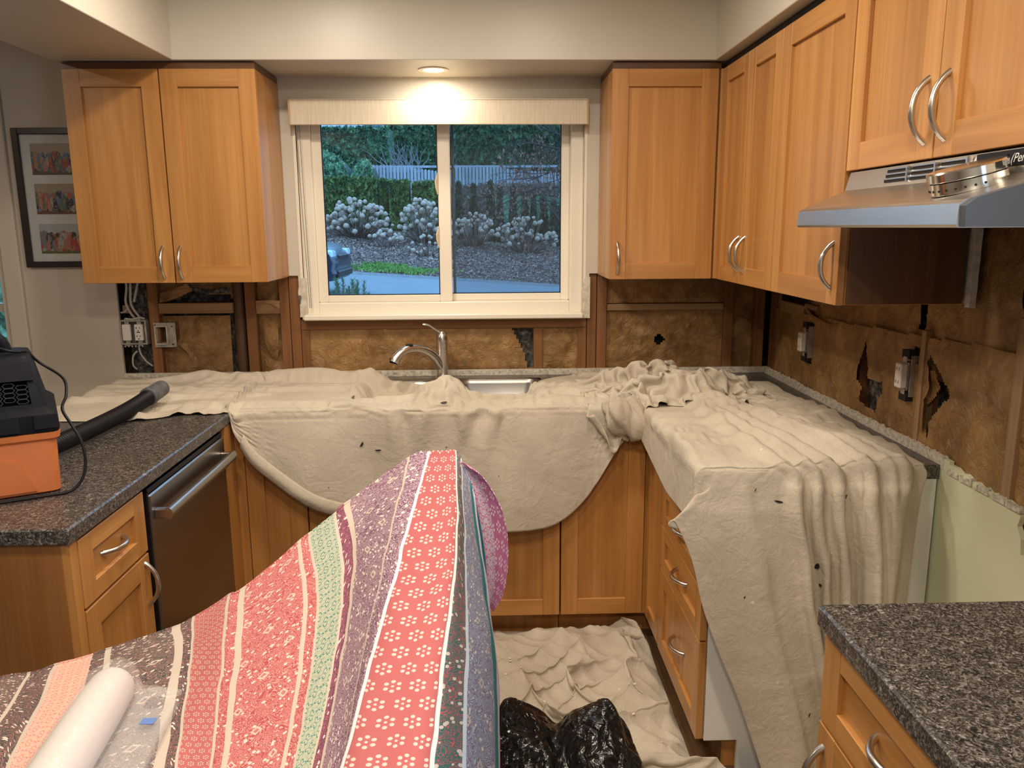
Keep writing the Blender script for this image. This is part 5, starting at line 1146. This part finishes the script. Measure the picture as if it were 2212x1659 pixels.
m.build('terminal_screws', CHROME, eb)
for k, pts in enumerate([[(-1.52, .02, 1.37), (-1.515, .005, 1.30), (-1.522, .0, 1.24), (-1.505, -.002, 1.195), (-1.49, .01, 1.165)], [(-1.50, .015, 1.37), (-1.497, .0, 1.30), (-1.50, -.002, 1.235), (-1.48, .0, 1.19), (-1.465, .015, 1.165)], [(-1.462, .02, 1.37), (-1.475, .01, 1.30), (-1.49, .005, 1.24)], [(-1.55, .01, 1.195), (-1.53, .0, 1.20), (-1.515, .004, 1.215)], [(-1.49, .01, 1.06), (-1.48, .0, 1.02), (-1.46, .005, .985), (-1.44, .012, .965)], [(-1.50, .015, 1.03), (-1.515, .005, 1.01), (-1.52, .008, .97), (-1.51, .02, .95)], [(-1.452, .0, 1.15), (-1.449, -.004, 1.12), (-1.45, .0, 1.08)], [(-1.53, -.002, 1.172), (-1.50, -.006, 1.168), (-1.47, -.004, 1.175), (-1.45, .0, 1.17)]]):
    mm = MB().tube(crom(pts, 16), .0052 if k < 3 else .0038, 8); o = mm.build('loose_cable', CABLE, None, smooth=True, origin=pts[-1])
    tag(o, ['pale cable dropping from the cupboard to the switch', 'pale cable dropping from the cupboard to the socket', 'slanting pale cable under the left wall cupboard', 'short grey cable by the cut drywall edge', 'dark cable hanging below the double socket', 'curled cable in the wall pocket below the switch', 'thin cable along the right side of the socket', 'bundle cable lying across the top of the outlet box'][k], 'cable', 'loose cables in the left wall opening')
mr = thing('mud_ring_box', (-1.372, 0, 1.045), 'empty square metal box with raised ring screwed to a stud', 'electrical box')
m = MB(); ox0, ox1, oz0, oz1 = -1.418, -1.326, 1.047, 1.152; ix0, ix1, iz0, iz1 = -1.406, -1.362, 1.064, 1.135
for a, b, c_, d in ((ox0, ix0, oz0, oz1), (ix1, ox1, oz0, oz1), (ix0, ix1, oz0, iz0), (ix0, ix1, iz1, oz1)): m.box(a, b, .0, .004, c_, d, b=.001)
m.build('cover_plate', GALV, mr); m = MB()
for a, b, c_, d in ((ix0-.004, ix0, iz0-.004, iz1+.004), (ix1, ix1+.004, iz0-.004, iz1+.004), (ix0, ix1, iz0-.004, iz0), (ix0, ix1, iz1, iz1+.004)): m.box(a, b, -.012, .05, c_, d, b=.001)
m.build('raised_ring', noisy('paint_smeared_zinc', [(.4, (.42, .39, .32)), (.6, (.62, .56, .44))], 30, .6), mr)
MB().box(ox0+.004, ox1-.004, .05, .056, oz0+.004, oz1-.004).build('box_back', WALNUT, mr)
for a, b, c_, d in ((-1.343, -1.336, 1.134, 1.138), (-1.413, -1.408, 1.14, 1.145), (-1.345, -1.337, 1.056, 1.062)): MB().box(a, b, -.0008, .003, c_, d).build('screw_slot', DARKGAP, mr)
def side_outlet(y, zc, label):
    t = thing('wall_socket', (XR-.01, y, zc-.05), label, 'outlet')
    MB().box(XR-.022, XR-.001, y-.017, y+.017, zc-.036, zc+.036, b=.003).build('socket_face', WHITEPL, t)
    MB().box(XR-.001, XR+.03, y-.015, y+.015, zc-.040, zc+.040, b=.002).build('socket_body', GALV, t)
    MB().box(XR-.004, XR-.001, y-.010, y+.010, zc-.055, zc+.055, b=.001).build('mounting_yoke', GALV, t)
    for dz in (.019, -.019):
        for dy in (-.007, .007): MB().box(XR-.0225, XR-.02, y+dy-.001, y+dy+.001, zc+dz-.004, zc+dz+.005).build('socket_slot', DARKGAP, t)
    for s_ in (1, -1): MB().box(XR-.003, XR+.05, y-.020, y+.020, zc+s_*.062-.012, zc+s_*.062+.012).build('box_hole', DARKGAP, t)
    mm = MB(); mm.box(XR+.004, XR+.05, y-.024, y-.020, zc-.06, zc+.06); mm.build('box_side', GALV, t)
side_outlet(-.425, 1.105, 'white socket hanging out of the papered wall near the corner'); side_outlet(-1.165, 1.112, 'white socket on the papered wall beside the stud near the cooker gap')

# ================================================================== outside: street, planted bank, hedges, fence, houses
def sx(bearing, Y): return bearing*(Y+3.4)           # a bearing (offset per metre of distance from the kitchen) to X
def sz(rise, Y): return 1.54+rise*(Y+3.4)            # a rise per metre of distance to height
def bx(px): return (px-1052)/1751
def rz(py): return (491-py)/1785
ASPH = noisy('damp_asphalt', [(.3, (.125, .145, .17)), (.7, (.16, .18, .205))], 2, .6, bmp=.1, bscale=60)
MULCH = noisy('leafy_mulch', [(.35, (.05, .035, .03)), (.55, (.13, .085, .07)), (.7, (.24, .16, .13))], 9, .95, detail=6, bmp=.5)
def ground(name, X0, X1, Y0, Y1, fn, nx, ny, mt):
    X, Y = np.meshgrid(np.linspace(X0, X1, nx), np.linspace(Y0, Y1, ny)); return struct(MB().grid(np.stack([X, Y, fn(X, Y)], -1)).build(name, mt, None, smooth=True, fix=False))
def zstreet(X, Y): return .43-.070*(X+3.3)+0*Y
def zbank(X, Y): 
    t = np.clip((Y-16.6)/6.5, 0, 1.6); return zstreet(X, Y)-.05+.90*t-.004*X*t+.05*NS.fbm(X*1.1, Y*1.1, 3)
ground('street', -34, 34, 3, 17.4, zstreet, 8, 6, ASPH); ground('front_yard', -34, 34, .3, 6, lambda X, Y: -.45+.11*(Y-.3)+0*X-.070*X*np.clip((Y-.3)/5.7, 0, 1), 6, 6, MULCH)
ground('bank', -34, 34, 16.5, 60, lambda X, Y: zbank(X, Y)+.07*np.clip(Y-24, 0, 40), 160, 120, MULCH)
struct(MB().add([(-34, 16.35, zstreet(-34, 0)), (34, 16.35, zstreet(34, 0)), (34, 16.7, zstreet(34, 0)+.05), (-34, 16.7, zstreet(-34, 0)+.05), (-34, 16.35, zstreet(-34, 0)-.2), (34, 16.35, zstreet(34, 0)-.2), (34, 16.7, zstreet(34, 0)-.2), (-34, 16.7, zstreet(-34, 0)-.2)], [(0, 1, 2, 3), (4, 5, 1, 0), (3, 2, 6, 7)]).build('gutter', noisy('gutter_grit', [(.3, (.10, .10, .11)), (.7, (.20, .20, .21))], 12, .9)))
# leaf litter, grass tuft
def scatter(name, n, pos, size, mt, seed, up=.7, parent=None):
    r = np.random.default_rng(seed); p = pos(n, r); k = len(p); a = r.uniform(0, 6.28, k); s = r.uniform(.6, 1.3, k)*size; tl = r.normal(0, 1, (k, 3)); tl[:, 2] = np.abs(tl[:, 2])+up; tl /= np.linalg.norm(tl, axis=1)[:, None]
    e = np.cross(tl, np.stack([np.cos(a), np.sin(a), a*0], -1)); e /= np.linalg.norm(e, axis=1)[:, None]+1e-9; g_ = np.cross(tl, e)
    V = np.stack([p-e*s[:, None], p+g_*s[:, None]*.55, p+e*s[:, None], p-g_*s[:, None]*.55], 1).reshape(-1, 3)
    m = MB(); m.V = [tuple(v) for v in V.tolist()]; m.F = [(4*i, 4*i+1, 4*i+2, 4*i+3) for i in range(k)]; m.M = [0]*k
    return m.build(name, mt, parent, fix=False)
LEAFB = noisy('fallen_leaves', [(.3, (.10, .055, .045)), (.5, (.26, .16, .13)), (.68, (.50, .38, .32))], 7, .8, detail=1)
def plit(n, r):
    x = r.uniform(-7.5, 5, n); y = r.uniform(16.7, 23.5, n); return np.stack([x, y, zbank(x, y)+.02], -1)
tag(scatter('leaf_litter', 26000, plit, .036, LEAFB, 5), 'fallen brown leaves covering the planted bank', 'leaves', kind='stuff')
GRASSM = noisy('bright_grass', [(.3, (.09, .21, .03)), (.7, (.17, .33, .06))], 4, .8)
def pgr(n, r):
    a = r.normal(0, 1, n); b = r.normal(0, 1, n); x = sx(bx(850), 17.6)+a*.48; y = 17.6+b*.22; return np.stack([x, y, zbank(x, y)+.05], -1)
tag(scatter('grass_tuft', 1500, pgr, .05, GRASSM, 6, up=-.2), 'bright green grass tuft beside the street', 'grass', kind='stuff')
# hedges
def hedge(name, x0, x1, y0, y1, z0, z1, mt, label, cat, nleaf, size, seed, rnd=.0, group=None, taper=0., core=None):
    """clipped body with leaves all over its faces"""
    r = np.random.default_rng(seed); m = MB(); nx = max(6, int((x1-x0)/.25)); nz = max(6, int((z1-z0)/.25))
    def shape(u, t, f):
        zz = z0+(z1-z0)*t; w_ = 1-taper*t; s = 1.
        if rnd: s = (1-np.clip((t-(1-rnd))/rnd, 0, 1)**2*.999)**.5
        xc = (x0+x1)/2; xx = xc+(u-.5)*(x1-x0)*w_*(s if rnd > .5 else .5+.5*s); yc = (y0+y1)/2; yy = yc+f*(y1-y0)/2*w_*s
        n = .09*NS.fbm(xx*1.7+seed, zz*1.7, 3); return np.stack([xx, yy+n*np.sign(f+1e-9), zz+.05*NS(xx*2, seed+zz)*t], -1)
    U, T = np.meshgrid(np.linspace(0, 1, nx), np.linspace(0, 1, nz)); front = shape(U, T, -np.ones_like(U)); backf = shape(U, T, np.ones_like(U)); m.grid(front); m.grid(backf)
    top = np.stack([front[-1], backf[-1]]); m.grid(top); m.grid(np.stack([front[:, 0], backf[:, 0]])); m.grid(np.stack([front[:, -1], backf[:, -1]]))
    t = thing(name, ((x0+x1)/2, (y0+y1)/2, z0), label, cat, group); m.build('hedge_body', core or mt, t, fix=False, smooth=True)
    k = nleaf; u = r.uniform(0, 1, k); tt = r.uniform(0, 1, k)**.9; f = np.where(r.uniform(0, 1, k) < .8, -1., r.uniform(-1, 1, k)); tt = np.where(np.abs(f) < .999, 1., tt)
    pts = shape(u, tt, f); pts[:, 1] -= r.uniform(0, .07, k); pts[:, 2] += r.normal(0, .03, k)
    lf = scatter('foliage', k, lambda n_, rr_: pts, size, mt, seed+1, up=-.3, parent=t); lf['kind'] = 'stuff'
    return t
def green(name, a, b, c): return noisy(name, [(.32, a), (.5, b), (.70, c)], 5, .7, detail=3)
GCED = green('cedar_green', (.016, .034, .010), (.075, .12, .026), (.19, .25, .06)); GTALL = green('conifer_green', (.014, .036, .024), (.060, .135, .062), (.15, .28, .12)); GROUND_ = green('laurel_green', (.03, .07, .035), (.12, .23, .11), (.34, .50, .30)); GDK = green('dark_cedar_green', (.006, .016, .012), (.018, .042, .024), (.045, .085, .045))
YH = 24.2
hx = [(300, 822), (822, 842), (842, 889), (889, 962)]
labs = ['long clipped cedar hedge behind the left hydrangea', 'slim clipped cedar next to the long hedge', 'clipped cedar in the middle of the left window pane', 'clipped cedar beside the window mullion']
for k, (a, b) in enumerate(hx):
    zt = sz(rz(386+.05*(a-700) if k else 384), YH); hedge('cedar_hedge', sx(bx(a), YH)+.07, sx(bx(b), YH)-.07, YH, YH+1.0, 1.3, zt, GCED, labs[k], 'hedge', 15000 if k == 0 else 2200, .085, 50+k, group='clipped cedars')
labs = ['rounded pale green shrub at the left edge of the window view', 'smaller rounded pale green shrub next to the wooden fence']
for k, (a, b, pt) in enumerate(((630, 766, 331), (770, 818, 347))):
    hedge('rounded_shrub', sx(bx(a), 26.5), sx(bx(b), 26.5), 26, 27.6, 2.2, sz(rz(pt), 26.5), GROUND_, labs[k], 'shrub', 11000, .06, 60+k, rnd=.55, group='rounded shrubs', core=GDK)
for k, (a, b, pt) in enumerate(((250, 848, 285), (840, 994, 277), (988, 1124, 279), (1118, 1750, 277))):
    hedge('conifer_hedge', sx(bx(a), 33+2.8*(k % 2)), sx(bx(b), 33+2.8*(k % 2)), 32.5+2.8*(k % 2), 35+2.8*(k % 2), 3.0, sz(rz(pt), 33+2.8*(k % 2)), GTALL, ['tall conifer hedge behind the rounded shrubs', 'tall conifer hedge behind the wooden fence, left of the mullion', 'tall conifer hedge above the fence in the right pane', 'tall conifer hedge behind the bare tree at the right'][k], 'hedge', (22000, 9000, 8000, 22000)[k], .13, 70+k, group='tall conifers')
for k, (px, pt, wpx) in enumerate(((992, 398, 22), (1024, 404, 22), (1060, 402, 26), (1080, 405, 20), (1108, 412, 22), (1133, 424, 22), (1152, 430, 20), (1174, 430, 24), (1196, 440, 24), (1212, 452, 26))):
    x = sx(bx(px), 23.6); wv = wpx/1751*27; hedge('columnar_cedar', x-wv*.48, x+wv*.48, 23.3, 24.0, 1.0, sz(rz(pt), 23.6), GDK, ['leftmost', 'second', 'third', 'fourth', 'fifth', 'sixth', 'seventh', 'eighth', 'ninth', 'rightmost'][k]+' small pointed cedar behind the right window pane', 'cedar', 900, .08, 80+k, rnd=.5, group='row of pointed cedars', taper=.5)
hedge('low_shrubs', sx(bx(968), 28), sx(bx(1260), 28), 27.6, 28.6, 1.5, sz(rz(402), 28), green('brown_shrub', (.07, .055, .045), (.16, .13, .10), (.27, .22, .18)), 'low brownish shrubs in front of the fence in the right pane', 'shrub', 3000, .08, 98)
hedge('lawn_bank', sx(bx(1070), 26.4), sx(bx(1300), 26.4), 26.0, 27.2, 1.0, sz(rz(428), 26.4), green('lawn_green', (.06, .16, .10), (.10, .26, .15), (.16, .36, .20)), 'green grassy slope behind the pointed cedars', 'grass', 1200, .06, 99)
# picket fence
FENCE = noisy('weathered_fence', [(.3, (.25, .25, .28)), (.7, (.40, .40, .43))], 3, .85, sc3=(1, 1, .3))
fence = thing('picket_fence', (sx(bx(980), 29), 29, 2.6), 'weathered grey wooden fence between the hedges', 'fence')
pick = None
xs_ = np.arange(sx(bx(806), 29), sx(bx(1215), 29), .135)
for k, x in enumerate(xs_):
    ppx = 1052+1751*x/32.4; top_ = np.interp(ppx, [800, 850, 900, 960, 990, 1070, 1120, 1180, 1215], [357, 358, 364, 372, 361, 361, 370, 372, 376])
    if pick is None:
        mm = MB().prism([(-.052, 0), (.052, 0), (.052, .96), (.03, 1.0), (-.03, 1.0), (-.052, .96)], 'Y', -.012, .012); pick = mm.build('picket', FENCE, fence, origin=(0, 0, 0)); WL[pick.name] = np.array((x, 29, 2.6)); pick.location = Vector(np.array((x, 29, 2.6))-WL[fence.name]); o = pick
    else: o = share(pick, 'picket', (x, 29+.01*math.sin(k*3.), 2.6), fence)
    o.scale = (1, 1, sz(rz(top_), 29)-2.6)
for zz in (3.3, 3.85): MB().box(xs_[0], xs_[-1], 29.03, 29.08, zz, zz+.09).build('rail', FENCE, fence)
# hydrangeas with dry flower heads
HEAD = noisy('dry_flower_head', [(.3, (.26, .17, .12)), (.5, (.46, .33, .25)), (.7, (.66, .54, .44))], 12, .9, detail=4)
TWIG = mat('grey_twig', (.16, .11, .09), .9)
headmesh = None
def hydrangea(px0, px1, pt, pb, Y, n, seed, label, hs=.078):
    global headmesh
    r = np.random.default_rng(seed); xc = sx(bx((px0+px1)/2), Y); w_ = (px1-px0)/1751*(Y+3.4)/2; zt = sz(rz(pt), Y); zb = float(zbank(xc, Y)); t = thing('hydrangea_bush', (xc, Y, zb), label, 'shrub', 'dried hydrangeas')
    tw = MB(); zl = sz(rz(pb), Y)
    for k in range(n):
        u = r.uniform(-1, 1); hgt = (1-abs(u)**2.2*.55); z = zl+(zt-zl)*hgt*r.uniform(0.05, 1)**.75; p = (xc+u*w_, Y+r.uniform(-.7, .5), z)
        tw.tube([(xc+u*w_*.35, Y+r.uniform(-.2, .2), zb), (xc+u*w_*.7, p[1], (zb+z)/2), p], [.018, .012, .007], 4)
        if headmesh is None:
            mm = MB(); ni = 8; V = []
            for i, (rr_, hh_) in enumerate(((.15, -.75), (.75, -.5), (1., -.05), (.86, .45), (.5, .85), (.1, 1.05))):
                for q in range(ni): a = 2*math.pi*q/ni; j = 1+.12*math.sin(5*a+i*2); V.append((rr_*j*math.cos(a), rr_*j*math.sin(a), hh_))
            mm.add(V, [(i*ni+q, i*ni+(q+1) % ni, (i+1)*ni+(q+1) % ni, (i+1)*ni+q) for i in range(5) for q in range(ni)]+[tuple(range(5*ni, 6*ni))])
            headmesh = mm.build('flower_head', HEAD, t, smooth=True, origin=(0, 0, 0)); o = headmesh; o.location = Vector(np.array(p)-WL[t.name])
        else: o = share(headmesh, 'flower_head', p, t)
        s = hs*r.uniform(.75, 1.25); o.scale = (s, s, s*r.uniform(.9, 1.2)); o.rotation_euler = (r.normal(0, .3), r.normal(0, .3), r.uniform(0, 6.28))
    st = tw.build('stems', TWIG, t, fix=False); st['kind'] = 'stuff'
hydrangea(700, 848, 428, 512, 22.4, 115, 1, 'big dried hydrangea with pale heads at the left of the window view'); hydrangea(862, 985, 428, 516, 22.0, 90, 2, 'dried hydrangea beside the mullion in front of the clipped cedars')
hydrangea(975, 1070, 458, 526, 22.0, 48, 3, 'dried hydrangea seen just right of the window mullion', .07); hydrangea(1062, 1205, 468, 540, 21.6, 62, 4, 'dried hydrangea in front of the pointed cedars', .068); hydrangea(790, 870, 498, 522, 21.2, 18, 5, 'low dried hydrangea stems between the two big bushes', .068)
hydrangea(880, 960, 508, 560, 20.2, 22, 7, 'sparse dried hydrangea low on the bank by the mullion', .05)
# dead wood inside the tall hedge
m = MB()
for k in range(34):
    x = sx(bx(RNG.uniform(835, 915)), 32.2); z = sz(rz(372), 32); p = [(x, 32.3, z)]; dx_ = RNG.normal(0, .25)
    for q in range(4): l = p[-1]; p.append((l[0]+dx_*.5+RNG.normal(0, .10), 32.3-.06*q, l[2]+RNG.uniform(.15, .38)))
    m.tube(p, [.03, .024, .016, .01, .006], 4)
tag(m.build('dead_branches', mat('bleached_twig', (.24, .22, .22), .9), None, fix=False), 'bleached bare branches in a gap of the tall hedge', 'branches')
# bare tree reaching in from the right
m = MB(); lv_ = []
def branch(p, d, L, r_, lev):
    pts = [np.array(p)]; d = np.array(d, float)
    for q in range(5): d = d+RNG.normal(0, .16, 3); d /= np.linalg.norm(d); pts.append(pts[-1]+d*L/5)
    m.tube(pts, list(np.linspace(r_, r_*.45, 6)), 5)
    if lev == 0: lv_.extend(pts[2:]); return
    for q in range(4 if lev > 1 else 3): k = RNG.integers(1, 6); dd = d+RNG.normal(0, .75, 3); dd[0] -= .1; branch(pts[k], dd/np.linalg.norm(dd), L*.62, r_*.5, lev-1)
tX = sx(bx(1275), 17); z_ = float(zbank(tX, 17.5)); m.tube([(tX, 17.5, z_), (tX-.1, 17.4, z_+1.5), (tX-.2, 17.3, z_+3.6)], [.14, .12, .07], 8)
for zz in (1.0, 1.5, 2.0, 2.4, 2.8, 3.1, 3.4): branch((tX-.12, 17.35, z_+zz), (-1, RNG.normal(0, .35), RNG.uniform(-.1, .45)), 1.9, .032, 2)
tr = thing('bare_tree', (tX, 17.5, z_), 'bare reddish-leaved tree at the right of the window view', 'tree'); m.build('branches', mat('dark_bark', (.055, .035, .032), .9), tr, fix=False)
lp = np.array(lv_); lp = lp[RNG.integers(0, len(lp), 900)]+RNG.normal(0, .06, (900, 3))
scatter('dry_leaves', 900, lambda n_, r_: lp, .045, noisy('rusty_leaves', [(.3, (.16, .06, .04)), (.7, (.36, .17, .12))], 8, .8), 12, up=-.3, parent=tr)['kind'] = 'stuff'
# young pine shrub just outside the window
pn = thing('pine_shrub', (-1.35, 4.6, .4), 'small young pine just outside the lower left of the window', 'shrub'); m = MB(); NEED = []
for k in range(17):
    px, py = RNG.uniform(690, 795), RNG.uniform(598, 628); Yp = RNG.uniform(4.4, 4.9); p = np.array((sx(bx(px), Yp), Yp, sz(rz(py+.35*max(0, px-745)*.6), Yp))); b_ = p-np.array((0, 0, .22)); m.tube([b_, p], [.008, .004], 5)
    for q in range(110): t = RNG.uniform(0, 1); c = b_+(p-b_)*t; a = RNG.uniform(0, 6.28); dv = np.array((math.cos(a), math.sin(a), RNG.uniform(.5, 1.4))); dv /= np.linalg.norm(dv); NEED.append((c, c+dv*RNG.uniform(.03, .06)))
m.tube([(-1.35, 4.6, .2), (-1.35, 4.62, .95)], [.03, .012], 6); m.build('stems', TWIG, pn, fix=False); m = MB()
for a, b in NEED: s = np.array((.0035, 0, 0)); m.add([a-s, a+s, b], [(0, 1, 2)])
m.build('needles', green('pine_green', (.03, .07, .04), (.07, .16, .08), (.14, .27, .13)), pn, fix=False)['kind'] = 'stuff'
# parked dark car, nose to the right
CX, CY = sx(bx(744), 11.0), 11.0; car = thing('parked_car', (CX-2.2, CY, float(zstreet(CX-2, 0))), 'dark blue car parked at the street, front end in view', 'car'); cz0 = float(zstreet(CX-1, 0))
CAR = mat('dark_car_paint', (.010, .016, .036), .3, 0, .35); P_(CAR).inputs['Coat Weight'].default_value = .15; P_(CAR).inputs['Coat Roughness'].default_value = .08
L_ = [(-4.3, .35), (-4.35, .75), (-4.1, 1.05), (-3.7, 1.55), (-2.4, 1.60), (-1.75, 1.10), (-1.35, 1.02), (-.55, .90), (-.22, .80), (-.06, .66), (0, .52), (-.03, .40), (-.0, .34), (-.06, .22), (-.3, .20), (-4.2, .22)]
def carring(yo, sc): return [(CX+x-(.10*(1-sc) if x > -1 else 0)*1.2, CY+yo, cz0+z*(1 if z < .9 else (sc*.3+.7))) for x, z in L_]
Rs = [carring(-.90, .55), carring(-.84, .85), carring(-.5, 1.), carring(.5, 1.), carring(.84, .85), carring(.90, .55)]
nL = len(L_); V = [p for r_ in Rs for p in r_]; F = [(i*nL+k, i*nL+(k+1) % nL, (i+1)*nL+(k+1) % nL, (i+1)*nL+k) for i in range(5) for k in range(nL)]+[tuple(range(nL-1, -1, -1)), tuple(5*nL+k for k in range(nL))]
MB().add(V, F).build('body', CAR, car, smooth=True, auto=38)
for s_ in (-1, 1):
    y_ = CY+s_*.72; MB().box(CX-.30, CX-.045, y_-.16, y_+.16, cz0+.60, cz0+.735, b=.03).build('headlight', mat('headlamp_glass', (.55, .62, .70), .08), car)
MB().box(CX-.10, CX-.012, CY-.45, CY+.45, cz0+.50, cz0+.64, b=.015).build('grille', BLACK, car); MB().box(CX-.10, CX+.012, CY-.70, CY+.70, cz0+.26, cz0+.38, b=.02).build('bumper_intake', BLACK, car)
for x in (-.95, -3.5):
    for s_ in (-1, 1):
        MB().lathe([(.10, -.11), (.30, -.11), (.33, -.08), (.33, .08), (.30, .11), (.10, .11)], (CX+x, CY+s_*.80, cz0+.33), 24, axis='Y').build('wheel', BLACK, car, smooth=True, auto=35)
# houses on the slope above
hs = thing('house', (sx(bx(800), 48), 48, 5.5), 'pale blue-white house with deck railing above the hedge', 'house'); SIDING = mat('pale_siding', (.62, .68, .74), .8)
x0_, x1_ = sx(bx(640), 48), sx(bx(930), 48); MB().box(x0_, x1_, 48, 54, 5.0, 12).build('walls', SIDING, hs)
for px in (760, 800, 850, 890, 920): x = sx(bx(px), 47.6); MB().box(x-.05, x+.05, 47.5, 47.6, 6.5, 9.0).build('deck_post', mat('dark_post', (.04, .05, .06), .7), hs)
MB().box(x0_, x1_, 47.5, 47.6, 8.9, 9.0).build('deck_rail', mat('dark_post', (.04, .05, .06), .7), hs)
MB().box(sx(bx(800), 47.98), sx(bx(835), 47.98), 47.9, 48.02, 7.0, 9.2).build('window', mat('dusky_glass', (.10, .14, .20), .1), hs)
h2 = thing('house', (sx(bx(1060), 50), 50, 6), 'far house with a white gable above the right window pane', 'house'); MB().box(sx(bx(975), 50), sx(bx(1300), 50), 50, 56, 5, 11).build('walls', mat('dusky_siding', (.22, .24, .26), .8), h2)
MB().box(sx(bx(980), 49.9), sx(bx(1000), 49.9), 49.8, 50.0, 7.6, 10).build('window', mat('white_trim', (.75, .78, .8), .6), h2)
# bush outside the far-left window
hedge('garden_shrub', -6.5, -2.2, 4.0, 5.4, -.3, 1.9, GROUND_, 'frosty green shrub outside the far-left window', 'shrub', 4000, .06, 120, rnd=.5)
